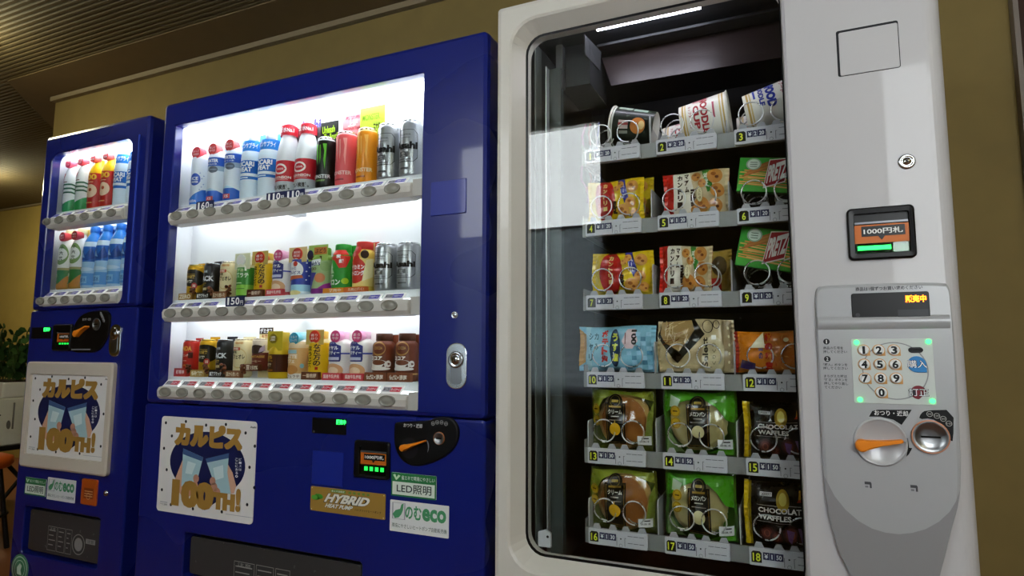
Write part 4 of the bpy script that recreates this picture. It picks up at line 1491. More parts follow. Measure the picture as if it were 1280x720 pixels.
for i, (px, top, lb) in ((5, (359, 158, 'clear tapering bottle with a red label, beside the sports drinks')), (6, (383, 156, 'clear tapering bottle with a red label, beside the black claw can'))):
    drink('drink_bottle', lb, 'bottle', G1, CXS[i], YB, Z1, .036, hgt(px, top, Z1), 'taper',
          [(.17, 'b8bcc0'), (.46, 'c8202e'), (1, 'e2e5e8')],
          [('o', .02, .34, .4, .075, 'f2e6dc', .06), ('e', .02, .34, .3, .05, 'c8202e'), ('t', 'TANSAN', -.2, .24, .325, .355, 'f2e6dc'), ('t', 'WILKINSON', -.6, .66, .205, .24, 'f6ece4', .03), ('r', -.5, .5, .19, .195, 'f2d8d0'),
           ('t', '強い炭酸。', -.5, .6, .05, .12, '2a2422', .03)], 'b0202c',
          [('band', .83, .975, 'c42232', '炭酸水No.1', 'ffffff', .74), ('card', -.2, 1.0, .5, .98, '5a5458', [])])
CLAW = lambda col: [('p', [(-.34, .86), (-.16, .86), (-.12, .62), (-.18, .42), (-.24, .60)], col), ('p', [(-.04, .84), (.06, .84), (.08, .6), (.02, .47), (-.02, .6)], col), ('p', [(.2, .86), (.44, .86), (.4, .6), (.36, .36), (.26, .55), (.3, .72)], col)]
drink('drink_can', 'tall black can with a green claw mark under a black card', 'can', G1, CXS[7], YB, Z1, .030, .160, 'can', [(.93, '0e0f10'), (1, 'c8ccd0')],
      CLAW('6ac23a') + [('t', 'MONSTER', -.66, .72, .20, .27, 'e8e8e8', .03), ('t', 'ENERGY', -.3, .4, .14, .17, '9ac86a')], 'c9cccf',
      [('card', -1.0, 1.28, .80, 1.36, '1a1c18', [('t', 'Unleash', .1, .8, .6, .85, 'b4e02a'), ('t', 'The Beast!', .2, .95, .36, .58, 'b4e02a'), ('t', 'エナジー', .1, .8, .08, .26, 'e0e0e0')])])
drink('drink_can', 'tall pink can with a claw mark in front of a pink card', 'can', G1, CXS[8], YB, Z1, .032, .167, 'can', [(.93, 'e0585c'), (1, 'e8b0b4')],
      CLAW('f0a09a') + [('t', 'MONSTER', -.66, .72, .20, .27, 'f4d0c8', .03), ('r', -.3, .3, .1, .13, '9a2a34')], 'd8b4b6',
      [('card', -1.05, 1.30, .02, 1.40, 'e8848a', [('t', '新発売', .15, .85, .93, .98, 'a02a4a'), ('t', '上陸', .28, .76, .835, .925, 'ffffff', .04), ('t', 'MONSTER', .1, .9, .785, .825, '8a1a2a')])])
drink('drink_can', 'tall orange can with a claw mark in front of a lime green card', 'can', G1, CXS[9], YB, Z1, .0315, .166, 'can', [(.93, 'e8901c'), (1, 'e8c880')],
      CLAW('f6b85a') + [('t', 'MONSTER', -.66, .72, .20, .27, 'fae0b0', .03), ('r', -.3, .3, .1, .13, '9a4a14')], 'dcc8a0',
      [('card', -1.05, 1.75, .80, 1.44, 'b2d23a', [('t', 'MONSTER', .1, .8, .62, .8, '7aa81a'), ('t', 'モンスター', .04, .5, .22, .42, '1c2410', .04), ('t', 'エナジー', .55, .9, .34, .52, '1c2410', .04)])])


def beer(label, i, grp, zb, R, Hh):
    k = 1 if Hh > .15 else .9
    drink('beer_can', label, 'can', grp, CXS[i], YB, zb, R, Hh, 'can', [(1, 'a6a8aa')],
          [('r', -.42, .48, .80, .808, '303236'), ('r', -.42, .48, .255, .263, '303236'), ('r', -.64, -.61, .33, .735, '303236'), ('r', .68, .71, .33, .735, '303236'), ('p', [(.48, .80), (.48, .81), (.71, .735), (.68, .73)], '303236'), ('p', [(.48, .263), (.48, .253), (.71, .328), (.68, .335)], '303236'), ('t', 'Asahi', -.66, .7, .47, .60, '141416', .055), ('r', -.3, .2, .34, .43, '55575a'), ('t', '生', -.16, .06, .35, .42, 'd8d8d8'),
           ('r', -.35, .35, .29, .305, '6a6c70'), ('r', -.35, .3, .26, .27, '6a6c70'), ('t', 'SUPER', -.25, .35, .70, .73, '6a6c70'), ('r', -.2, .3, .66, .67, '6a6c70'), ('r', -.2, .25, .13, .16, '5a5c60')],
          'd4d6d8', metal=.85, rough=.36)


beer('tall silver beer can beside the orange can on the top shelf', 10, G1, Z1, .033, .168)
beer('tall silver beer can at the panel end of the top shelf', 11, G1, Z1, .033, .168)


# ---- the short coffee cans and hot bottles
def gold_coffee(label, i, grp, zb, Hh, basecol, mark):
    drink('coffee_can', label, 'can', grp, CXS[i], YB, zb, .0275, Hh, 'can', [(1, 'c89a1e')],
          [('e', .25, .62, 1.05, .24, '17130e'), ('t', '金の微糖', -.34, .46, .60, .70, 'd8b04a', .03), ('t', '微糖', -.3, .3, .48, .56, 'e8e0d0', .03), ('r', -.34, .46, .715, .73, 'b08a2a'), ('e', .44, .40, .2, .085, 'b42a20'), ('t', '旨', .34, .54, .36, .44, 'f2d8c0')],
          'd8c070', [('card', -.5, 1.08, .5, 1.07, 'c8981c', []), ('base', -1.3, 1.0, .022, basecol, [('t', mark, .08, .9, .2, .82, 'f0e4c8', .03)]), ('beans', .95, 9)], metal=.35)


def black_coffee(label, i, grp, zb, Hh):
    drink('coffee_can', label, 'can', grp, CXS[i], YB, zb, .0275, Hh, 'can', [(1, '1b1b1e')],
          [('t', 'BLACK', -.86, .62, .50, .64, 'e8e8e8', .04), ('r', -.25, .2, .72, .80, '4a4a4e'), ('t', '丸福', -.2, .14, .73, .79, 'd0d0d0'), ('t', '無糖', -.3, .1, .38, .46, 'c8a44a', .03), ('r', -.25, .2, .24, .33, '6a5426'), ('t', '珈琲', -.2, .14, .25, .32, 'e8d8a8'), ('r', -.3, .4, .14, .16, '7a7a7e')],
          'b8babc', [('card', -.5, 1.12, .5, 1.08, '1a1c24', []), ('base', -1.1, 1.15, .022, '241c18', [('t', '無糖ブラック', .08, .9, .2, .8, 'f0f0f0', .03)]), ('beans', 1.0, 9)])


def cafe_au_lait(label, i, grp, zb, Hh):
    drink('coffee_can', label, 'can', grp, CXS[i], YB, zb, .0285, Hh, 'can', [(1, 'e8d8a8')],
          [('o', .2, .5, .55, .26, 'd8bc7c', .03), ('r', -.4, .3, .70, .78, 'c8503a'), ('t', '特製', -.3, .2, .71, .77, 'f8ecd8'), ('t', 'カフェオレ', -.42, .62, .48, .60, '2a2018', .03), ('t', '特製', -.3, .1, .62, .69, '3a2c20'), ('t', '珈琲', -.05, .5, .86, .92, 'c8863a'), ('r', -.1, .3, .12, .135, 'b08a4a')],
          'd8ceb4', [('card', -.7, 1.2, .4, 1.06, 'e6d9ae', []), ('base', -1.15, 1.1, .022, '8a5a3a', [('t', '豆から挽いた', .08, .9, .2, .8, 'f4e4c8', .02)]), ('beans', 1.15, 11)])


def plain_bottle(label, i, grp, zb, R, Hh, bands, deco, cap, extra, kind='wide', name='tea_bottle', cat='bottle'):
    drink(name, label, cat, grp, CXS[i], YB, zb, R, Hh, kind, bands, deco, cap, extra)


def hojicha(label, i, grp, zb, Hh):
    plain_bottle(label, i, grp, zb, .0315, Hh, [(.04, 'a05a2a'), (.76, 'eebf1c'), (1, 'd8c68a')],
                 [('t', 'ほうじ茶', -.46, -.14, .36, .74, '2a1c0e', .03, 0), ('r', .28, .42, .16, .22, 'b42a1c')] if False else
                 [('t', ch, -.34, -.02, .59 - .115 * k, .69 - .115 * k, '2a1c0e', .03) for k, ch in enumerate('ほうじ茶')] + [('t', ch, .10, .50, .63 - .115 * k, .735 - .115 * k, '2a1c0e', .03) for k, ch in enumerate('なだ万の')] + [('r', .22, .38, .2, .26, 'b42a1c')],
                 'd8b04a', [('card', -.95, 1.12, .72, 1.03, 'c8b060', []), ('card', -1.75, -.85, 0, .74, 'c8642a', [('e', .4, .22, .55, .16, '9a4a20'), ('t', 'ほうじ茶', .25, .7, .5, .95, 'f0d8b0', .02, 90)]),
                            ('disc', .12, .88, .0185, 'c8301e', '香り/炒り', 'd8502e'), ('base', -1.0, 1.0, .022, '6a3a26', [('t', '一番焙煎', .1, .9, .25, .8, 'f0d8c0', .02)])])


def milk_tea(label, i, grp, zb, Hh):
    plain_bottle(label, i, grp, zb, .0315, Hh, [(.05, 'e05a5e'), (1, 'f0ebe6')],
                 [('p', [(-.9, .38), (.42, .38), (.46, .42), (.46, .70), (.2, .74), (.05, .79), (-.3, .79), (-.9, .72)], '28307e'), ('t', 'ロイヤル', -.66, .30, .62, .70, 'ffffff', .03), ('t', 'ミルクティー', -.70, .38, .52, .60, 'ffffff', .03), ('r', -.6, .36, .41, .47, 'c8cce6'),
                  ('r', .46, 1.2, .53, .56, '4450b4'), ('e', .0, .2, .6, .14, 'dca878'), ('e', .0, .19, .34, .08, 'f0d8b4'), ('p', [(-1, .02), (1.2, .02), (1.2, .12), (.2, .06), (-1, .04)], 'e25a66')],
                 'f0c0d8', [('card', -1.0, 1.2, .0, 1.0, 'f2eeea', []), ('disc', .12, .895, .0175, 'd0447a', 'まろ/やか', 'f0a8cc'), ('base', -1.0, 1.15, .020, 'd84450', [('t', '国産牛乳使用', .1, .9, .25, .8, 'fbe8e4', .02)])])


gold_coffee('gold and black coffee can, first on the middle shelf of the wide machine', 0, G2, Z2, .118, 'a07a3a', 'ZERO')
black_coffee('black coffee can beside the gold can on the middle shelf of the wide machine', 1, G2, Z2, .119)
cafe_au_lait('beige coffee can beside the green latte bottle on the middle shelf', 2, G2, Z2, .119)
plain_bottle('green latte bottle with a white round tag and a slanted red slip', 3, G2, Z2, .0305, .136, [(.06, '2c6a2a'), (.30, '8cc84a'), (.70, '3a8a34'), (1, 'dfe0c4')],
             [('t', '抹茶ラテ', -.56, .6, .46, .58, 'eef4e0', .03), ('t', '宇治', -.2, .3, .60, .68, 'cfe4a8'), ('r', -.4, .4, .2, .215, '3a6a2a'), ('r', -.4, .2, .33, .35, 'dcecc0'), ('r', .36, .48, .62, .72, 'f0f4e8')],
             'e4e2d0', [('card', -.9, 1.2, .66, 1.03, 'dcdcb8', []), ('disc', .0, .87, .0185, 'eeeeea', '濃い/抹茶', 'e0e2dc'),
                        ('card', -1.8, -.8, .52, .98, 'cc4a2a', [('t', '濃厚ラテ', .3, .7, .08, .92, 'f6d8c0', .02, 90)])])
hojicha('yellow roasted tea bottle with a red round tag on the middle shelf', 4, G2, Z2, .138)
milk_tea('white milk tea bottle with a navy label and a pink tag on the middle shelf', 5, G2, Z2, .138)
plain_bottle('white bottle with a blue dotted round label and a red tag', 6, G2, Z2, .033, .141, [(.08, 'dff0f8'), (.22, 'a8dcf0'), (.76, '3244a4'), (1, 'e4dcc0')],
             [('e', -.12, .53, .62, .19, 'f2f2f2'), ('e', .02, .66, .15, .055, 'c8402e'), ('t', 'カルピス', -.6, .36, .44, .51, '1e2a7a', .03), ('t', 'ほっと', -.5, .1, .54, .60, '4a5a9a', .02), ('p', [(-.8, .30), (.5, .36), (.44, .42), (-.8, .40)], 'c8623a'), ('e', .0, .05, .4, .05, 'f2e4a0')]
             + [('e', .66 + .16 * (k % 2), .32 + .09 * k, .05, .014, 'f4f4fa') for k in range(5)], 'e8d8b0',
             [('card', -.95, 1.15, .70, 1.02, 'd8c088', []), ('disc', .1, .87, .0185, 'c83a30', '期間/限定', 'd8503c'), ('card', -1.0, 1.1, 0, .72, 'e8f2f8', [])])
plain_bottle('pale green grape juice bottle with a white script label', 7, G2, Z2, .032, .140, [(.12, '8a2a8a'), (.72, 'a8c48a'), (1, '8cb04a')],
             [('p', [(-.7, .56), (.3, .62), (.34, .74), (-.7, .70)], 'f4f6f8'), ('t', "Welch's", -.66, .3, .60, .69, '1e2a6a', .03), ('p', [(-.8, .12), (-.3, .12), (.1, .45), (-.5, .46)], '4a4ab0'), ('e', .3, .34, .3, .10, 'dc8a5a'), ('t', '100', -.4, .1, .5, .56, '6a5a3a'),
              ('p', [(.2, .12), (1, .12), (1, .26), (.5, .2)], 'b02a9a'), ('e', .6, .58, .3, .1, '9ab87a')], '6a9a3a',
             [('card', -1.0, 1.25, .70, 1.04, 'a8c868', [('r', .3, .95, .4, .85, 'c87a3a'), ('t', 'ぶどう', .34, .9, .48, .78, '5a1a1a', .03), ('e', .1, .4, .16, .3, '2a2a4a'), ('r', .15, .7, .08, .3, '4a2a20')])])
plain_bottle('green melon soda bottle with a red and yellow splash at its top', 8, G2, Z2, .032, .144, [(1, '2f9a36')],
             [('p', [(-.9, .98), (.5, .98), (.85, .72), (.6, .52), (.2, .50), (-.1, .66), (-.9, .72)], 'd8342a'), ('t', '強', -.62, -.1, .80, .96, 'f4d83a', .06), ('t', '炭', .0, .3, .70, .78, 'ffffff', .03), ('t', '酸', .2, .5, .60, .68, 'ffffff', .03), ('p', [(-.5, .50), (-.2, .50), (-.3, .62)], 'd8f0d0'),
              ('p', [(-.62, .40), (-.08, .40), (-.34, .55)], 'bfe0b8'), ('t', 'ミツヤ', -.66, -.1, .30, .38, 'e8f6e0', .03), ('t', 'メロン', -.66, .3, .16, .28, 'f2faf0', .05), ('e', .55, .24, .2, .06, 'b4dc2a')],
             '2f9a36', [('card', -1.02, 1.12, .0, 1.0, '2f9a36', []), ('base', -1.2, 1.1, .014, 'e8902a', [('t', '発売中', .3, .9, .2, .8, 'fbf0d8')])])
plain_bottle('yellow energy soda bottle with a red flame label', 9, G2, Z2, .0325, .146, [(.12, 'e2c050'), (.66, 'f0d880'), (1, 'e8c050')],
             [('e', -.12, .42, .66, .25, 'd0382a'), ('p', [(-.5, .55), (.3, .55), (-.05, .80)], 'd0382a'), ('t', 'ドデカミン', -.6, .42, .44, .54, 'ffffff', .04), ('t', 'ストロング', -.6, .42, .32, .42, 'ffffff', .04), ('e', -.3, .82, .5, .12, 'c83028'), ('t', 'パワー', -.56, .0, .79, .86, 'fbe8d0', .03),
              ('e', .42, .74, .22, .09, '3a2018'), ('p', [(.3, .2), (.9, .3), (.9, .66), (.5, .62)], 'f4e8b0')], 'c83028',
             [('card', -1.02, 1.12, .0, 1.02, 'c84030', [('r', .2, .8, .8, .98, 'f0d890')]), ('base', -1.2, 1.2, .014, 'd86a2a', [('t', '元気に働く!', .2, .9, .2, .8, 'fbe0c8')])])
beer('short silver beer can beside the flame label bottle on the middle shelf', 10, G2, Z2, .033, .135)
beer('short silver beer can at the panel end of the middle shelf', 11, G2, Z2, .033, .133)

# ---- bottom shelf
drink('coffee_can', 'red coffee can, first on the bottom shelf of the wide machine', 'can', G3, CXS[0], YB, Z3, .0275, .117, 'can', [(1, 'b8261e')],
      [('t', 'WONDA', -.86, .52, .70, .83, 'e0a83a', .04), ('t', 'モーニング', -.5, .3, .54, .61, 'f0e0d0', .03), ('r', .3, .62, .5, .66, '4a120e'), ('r', -.3, .2, .42, .44, 'e0b0a0'), ('o', .05, .26, .16, .07, 'd8863a', .03)], 'c8b0ac',
      [('card', -.2, 1.1, .5, 1.06, 'b02a24', []), ('base', -1.3, .75, .026, 'c23a34', [('t', '朝専用', .2, .85, .3, .8, 'f4d8d0', .03)]), ('beans', 1.0, 9)])
gold_coffee('gold and black coffee can beside the red can on the bottom shelf', 1, G3, Z3, .119, 'b8924a', '微糖')
black_coffee('black coffee can between the gold and beige cans on the bottom shelf', 2, G3, Z3, .118)
cafe_au_lait('beige coffee can beside the card topped can on the bottom shelf', 3, G3, Z3, .119)
drink('coffee_can', 'small brown and cream coffee can under a dark printed card on the bottom shelf', 'can', G3, CXS[4], YB, Z3 + .022, .0275, .098, 'can', [(.56, '6e2a20'), (1, 'e0d0b8')],
      [('e', .1, .66, .62, .14, '2e1a16'), ('p', [(.3, .56), (.75, .62), (.7, .8), (.4, .7)], 'b09ab0'), ('t', 'DEMITASSE', -.6, .72, .40, .47, 'd8a84a', .03), ('t', 'コーヒー', -.4, .5, .26, .33, 'e8d0b0', .03), ('r', -.5, .4, .90, .905, '8a3a2a')], 'cfc4b0',
      [('card', -1.0, 1.05, -.22, 1.35, 'e6d49a', [('r', 0, 1, .87, 1, '2a1614'), ('t', 'デミタス', .06, .94, .885, .985, 'f0f0f0', .04), ('t', '新登場', .2, .8, .80, .86, 'a8301e', .03)]),
       ('base', -1.05, 1.1, .020, '6a3418', [('t', '豆150%', .1, .9, .15, .85, 'f6ecd8', .03)])])
drink('coffee_bottle', 'gold screw cap coffee bottle with a brown label on the bottom shelf', 'bottle', G3, CXS[5], YB, Z3, .0335, .138, 'neck', [(.14, 'd8b41e'), (.52, '4a2014'), (1, 'cfae22')],
      [('t', '極', -.5, .06, .36, .5, 'c8962e', .03), ('t', '微糖', -.42, .0, .26, .33, 'f0e4d0', .03), ('r', -.5, .1, .16, .20, '9a5a20'), ('r', .3, .34, .14, .52, '2e120a')], 'cfb03a',
      [('disc', .0, .86, .0145, '8a7a1c', '濃/厚', 'a8921e'), ('card', -.75, 1.0, .60, 1.02, 'c8b22a', [])], metal=.3)
plain_bottle('cream latte bottle with a pale blue round cap tag on the bottom shelf', 6, G3, Z3, .0315, .137, [(.12, 'f2ece2'), (.66, 'dcae72'), (.8, 'e8d0a8'), (1, 'f2eee8')],
             [('r', -.5, .3, .54, .62, '9ac4cc'), ('t', 'LATTE', -.52, .34, .44, .52, 'fbf0dc', .04), ('t', 'カフェ', -.5, .2, .34, .42, 'fbf0dc', .03), ('e', .0, .2, .4, .1, 'c88a48'), ('e', .62, .28, .12, .05, '8ac4d0'), ('t', 'カフェラテ', -.5, .5, .03, .09, '6a4a30')],
             'a8dcec', [('disc', .1, .86, .018, '3aa4c4', 'ミルク/たっぷり', '7ccce0'), ('card', -1.0, 1.1, .0, .72, 'f4efe8', [])])
hojicha('yellow roasted tea bottle with a red round tag on the bottom shelf', 7, G3, Z3, .139)
milk_tea('white milk tea bottle beside the yellow tea bottle on the bottom shelf', 8, G3, Z3, .137)
milk_tea('white milk tea bottle beside the brown cocoa bottles on the bottom shelf', 9, G3, Z3, .137)
for i, lb in ((10, 'brown cocoa bottle with a white cup picture, beside the milk tea bottles'), (11, 'brown cocoa bottle with a white cup picture, at the panel end of the bottom shelf')):
    plain_bottle(lb, i, G3, Z3, .0315, .130, [(.14, '6a3a26'), (.17, 'c89a5a'), (1, '6e3420')],
                 [('o', .05, .68, .42, .15, 'b08040', .035), ('t', 'COCOA', -.2, .3, .66, .72, 'c89a5a'), ('e', .05, .35, .55, .10, 'efe8e0'), ('e', .05, .39, .40, .055, '7a4228'), ('o', .62, .36, .16, .07, 'efe8e0', .05), ('e', .05, .26, .7, .035, 'efe8e0'), ('t', 'ココア', -.42, .3, .44, .52, 'fbf4ec', .05), ('p', [(.28, .30), (.4, .36), (.44, .30)], '5a2c1a')],
                 '5a3424', [('card', -1.0, 1.1, .0, .98, '7a3f28', []), ('base', -1.15, 1.2, .024, '84482c', [('t', '伝統×濃厚', .1, .85, .2, .75, 'f4e8dc', .03)])], name='cocoa_bottle')

# ---- the narrow machine's drinks
YB_L = YL + .082
CG1, CG2 = 'bottles on the upper shelf of the narrow machine', 'bottles on the lower shelf of the narrow machine'
ZL1, ZL2 = 1.492 + .0462, 1.192 + .0462
for i, lb in ((0, 'white bottle with green stripes, first on the upper shelf of the narrow machine'), (1, 'white bottle with green stripes, beside the red bottles')):
    drink('drink_bottle', lb, 'bottle', CG1, LX1[i], YB_L, ZL1, .034, .222, 'pet', [(.1, '2f9a54'), (1, 'eef2f0')],
          [('p', [(-1, .02), (1, .02), (1, .26), (.5, .22), (0, .16), (-1, .10)], '2f9a54')] +
          [('p', [(-1, .28 + .07 * k), (-.2, .335 + .07 * k), (.5, .34 + .07 * k), (1, .30 + .07 * k), (1, .325 + .07 * k), (.5, .37 + .07 * k), (-.2, .365 + .07 * k), (-1, .305 + .07 * k)], '2a6a4a') for k in range(3)] +
          [('p', [(-.3, .56), (-.2, .56), (.0, .68), (-.1, .7)], 'c03a3a'), ('r', -.2, .2, .53, .545, '8a4a4a')], 'eef4f4',
          [('disc', .1, .87, .0165, 'c8283c', '三ツ星/サイダー', 'd84a5a'), ('card', -.4, 1.1, .78, 1.03, '8ccbe6', [])])
for i, lb in ((2, 'red and yellow juice bottle beside the green striped bottles'), (3, 'red and yellow juice bottle beside the pale blue sports drinks')):
    drink('drink_bottle', lb, 'bottle', CG1, LX1[i], YB_L, ZL1, .034, .215, 'pet', [(.04, 'c8401e'), (.64, 'c22a24'), (.9, 'f0c020'), (1, 'e8c8c0')],
          [('t', '100', -.5, .5, .52, .62, 'f0b83a', .04), ('e', .1, .32, .46, .12, 'f2d2b0'), ('e', .1, .34, .12, .03, 'b84a2a'), ('r', -.3, .3, .1, .12, 'e8c080'), ('r', -.2, .3, .47, .485, 'f0c8a0')], 'e8d8c8',
          [('disc', .1, .91, .0155, 'c8303a', 'まるごと/果実', 'd85a5a')])
for i, lb in ((4, 'pale blue sports drink bottle beside the red juice bottles in the narrow machine'), (5, 'pale blue sports drink bottle at the lock end of the upper shelf')):
    drink('drink_bottle', lb, 'bottle', CG1, LX1[i], YB_L, ZL1, .0345, .225, 'pet', [(.28, 'dcebf6'), (.56, '1f6cc4'), (1, 'dcebf6')],
          [('t', 'POCARI', -.62, .62, .47, .545, 'ffffff', .04), ('t', 'SWEAT', -.62, .5, .39, .46, 'ffffff', .04), ('p', [(-1, .335), (1, .32), (1, .365), (-1, .375)], 'e8f2fa')],
          'e8f2fa', [('band', .70, .86, '2a86dc', 'イオンサプライ', 'ffffff', .92), ('card', .2, 1.12, .86, 1.04, '4aa4e2', [])])
for i, lb in ((0, 'tea bottle with a leafy ring label, first on the lower shelf of the narrow machine'), (1, 'tea bottle with a leafy ring label, beside the blue water bottles')):
    drink('drink_bottle', lb, 'bottle', CG2, LX1[i], YB_L, ZL2, .034, .236, 'pet', [(.10, 'b88a3a'), (.32, '2f7a3c'), (.36, 'a8a06a'), (1, 'f0f0ea')],
          [('o', .1, .58, .55, .17, '7a9a5a', .07), ('t', '十', .0, .3, .66, .72, '2a2a22', .04), ('t', '六', .0, .3, .57, .63, '2a2a22', .04), ('t', '茶', .0, .3, .48, .54, '2a2a22', .04), ('p', [(-.2, .04), (.6, .04), (.9, .28), (.5, .2), (.0, .08)], 'c8863a'), ('t', 'お茶', -.5, .0, .2, .26, 'e8f0d8')], 'd8d0a0',
          [('disc', .1, .87, .0175, 'b8202e', '新/十六', 'c8404a'), ('card', -.6, 1.1, .80, 1.0, 'd8c070', [])])
for i in range(2, 6):
    lb = ['blue water bottle next to the leafy tea bottles', 'second blue water bottle from the tea bottles', 'third blue water bottle from the tea bottles', 'blue water bottle at the lock end of the lower shelf'][i - 2]
    drink('drink_bottle', lb, 'bottle', CG2, LX1[i], YB_L, ZL2, .034, .238, 'pet', [(.05, 'b0d0ee'), (.24, '5c9fe0'), (.42, 'a8d0f0'), (.66, '2a6cc4'), (.74, 'd8ecf8'), (1, '3a86d4')],
          [('p', [(-.6, .46), (-.2, .62), (.1, .52), (.5, .64), (.8, .48), (.3, .44)], '164a9a'), ('p', [(-.3, .50), (-.1, .58), (.1, .48)], 'a8ccf0'), ('r', -.3, .35, .08, .19, '8cc0ea'), ('t', '天然水', -.22, .28, .1, .17, '2a5a9a'),
           ('e', .1, .3, .6, .03, 'd0e6f8')], '2a70c0',
          [('card', -1.0, 1.05, .80, 1.0, '2f80d4', [('e', .5, .4, .2, .3, '154a96'), ('r', .3, .7, .7, .9, 'bcd8f4')])])

# ---------------------------------------------------------------- snacks
def pillow(name, label, cat, group, x0, x1, z0, z1, yc, t_, col, deco, back=None, seed=1, end=.07, tilt=0.0, film=None, inner=None, puff=1.0, endcol=None):
    """bag lying on its side: crimped at both ends, bulging between; deco in u, v 0..1"""
    W_, H_ = x1 - x0, z1 - z0
    cx, cz = (x0 + x1) / 2, (z0 + z1) / 2
    ct, st_ = math.cos(tilt), math.sin(tilt)
    rr = random.Random(seed)
    ph = [rr.uniform(0, 6.28) for _ in range(6)]

    def bulge(u, v):
        a = abs(2 * u - 1)
        if a > 1 - 2 * end:
            k = (1 - a) / (2 * end)
            return .0012 + .0008 * k + .0012 * math.sin(v * 60)
        ku = max(0.0, 1 - (a / (1 - 2 * end)) ** 2.6) ** .62
        kv = max(0.0, 1 - abs(2 * v - 1) ** 3.2) ** .6
        wr = .0016 * math.sin(9 * u + 5 * v + ph[0]) + .0012 * math.sin(17 * v - 7 * u + ph[1]) + .0010 * math.sin(26 * u + ph[2])
        return .002 + t_ / 2 * puff * ku * kv + wr * ku * kv * 1.4

    def shape(u, v):
        a = abs(2 * u - 1)
        pin = 1 - .05 * (1 - a ** 3) * 0 + .0
        zz = (v - .5) * H_ * (pin - .035 * math.cos((u - .5) * 6.28 + ph[3]) * (1 if v > .5 else .6))
        xx = (u - .5) * W_ * (1 - .02 * math.cos((v - .5) * 6 + ph[4]))
        return cx + xx * ct - zz * st_, cz + xx * st_ + zz * ct

    def F(u, v, e):
        x, z = shape(min(max(u, 0), 1), min(max(v, 0), 1))
        return (x, yc - bulge(u, v) - e * 1.4, z)
    nx, nz = 36, 22
    rootname = name
    body = MB()
    mt = film if film is not None else M(col, .25, coat=.5)
    L = []
    for sgn in (1, -1):
        vv = []
        for j in range(nz + 1):
            for i in range(nx + 1):
                u, v = i / nx, j / nz
                x, z = shape(u, v)
                vv.append((x, yc - sgn * bulge(u, v), z))
        fs = []
        for j in range(nz):
            for i in range(nx):
                q = (j * (nx + 1) + i, j * (nx + 1) + i + 1, (j + 1) * (nx + 1) + i + 1, (j + 1) * (nx + 1) + i)
                fs.append(q if sgn > 0 else q[::-1])
        body.add(vv, fs, mt if sgn > 0 or not back else M(back, .3, coat=.4), True)
    base = (cx, yc, min(z0, z1))
    n_ = 0
    for d in deco:
        k = d[0]
        lvl = 1.5 + n_ * .8
        n_ += 1
        mm = lambda c: c if not isinstance(c, str) else M(c, .28, coat=.4)
        if k == 'r':
            body.rect(*d[1:5], mm(d[5]), F, lvl, cut=1 / nx, cutv=1 / nz)
        elif k == 'e':
            body.ell(*d[1:5], mm(d[5]), F, lvl, cut=1 / nx, cutv=1 / nz)
        elif k == 'o':
            body.ell(*d[1:5], mm(d[5]), F, lvl, cut=1 / nx, cutv=1 / nz, ring=d[6])
        elif k == 'p':
            body.poly(d[1], mm(d[2]), F, lvl, cut=1 / nx, cutv=1 / nz)
        elif k == 't':
            body.text(d[1], *d[2:6], mm(d[6]), F, lvl, d[7] if len(d) > 7 else .02, cut=.04, cutv=.06, rot=d[8] if len(d) > 8 else 0)
    if inner is None:
        o = body.build(name, None, loc=base)
        return tag(o, label, cat, group)
    t = thing(name, label, cat, base, group)
    body.build('wrapper', t)
    inner(t, F, cx, yc, cz, W_, H_)
    return t


SG = ['cup noodles on the top tray', 'snacks on the second tray', 'snacks on the third tray', 'snacks on the fourth tray', 'buns and waffles on the fifth tray', 'buns and waffles on the sixth tray']
YK = .086


def ext(x0, x1, t0, b0, y=YK):
    """bag edges read in the photo: first and last column, upper and lower edge in the middle"""
    xm = (x0 + x1) / 2
    ym = (t0 + b0) / 2
    return at(x0, ym, y)[0], at(x1, ym, y)[0], at(xm, b0, y)[2], at(xm, t0, y)[2]


# red and yellow mini biscuit bags (4 and 7)
def mini_yellow():
    d = [('r', .0, 1, 0, 1, 'e6c21e'), ('e', .34, .5, .19, .52, 'b8251e')]
    for k, ch in enumerate('カントリー'):
        d.append(('t', ch, .31, .39, .80 - .145 * k, .91 - .145 * k, 'f2d88a', .05))
    d += [('t', 'mini', .50, .57, .14, .44, '2a1c10', .06, 90), ('p', [(.56, .99), (.68, .99), (.78, .42), (.70, .38)], '2c2f8e'), ('t', 'バニラ', .62, .70, .5, .86, 'e8e0f0', .02, 90)]
    for u, v, r in ((.82, .78, .095), (.62, .84, .06), (.80, .4, .085), (.68, .2, .10), (.86, .16, .07), (.56, .74, .05)):
        d += [('e', u, v, r, r * 1.5, 'd89a4c'), ('e', u - .02, v + .03, r * .35, r * .4, 'a8642a'), ('e', u + .03, v - .04, r * .25, r * .3, '8a4a1c')]
    return d


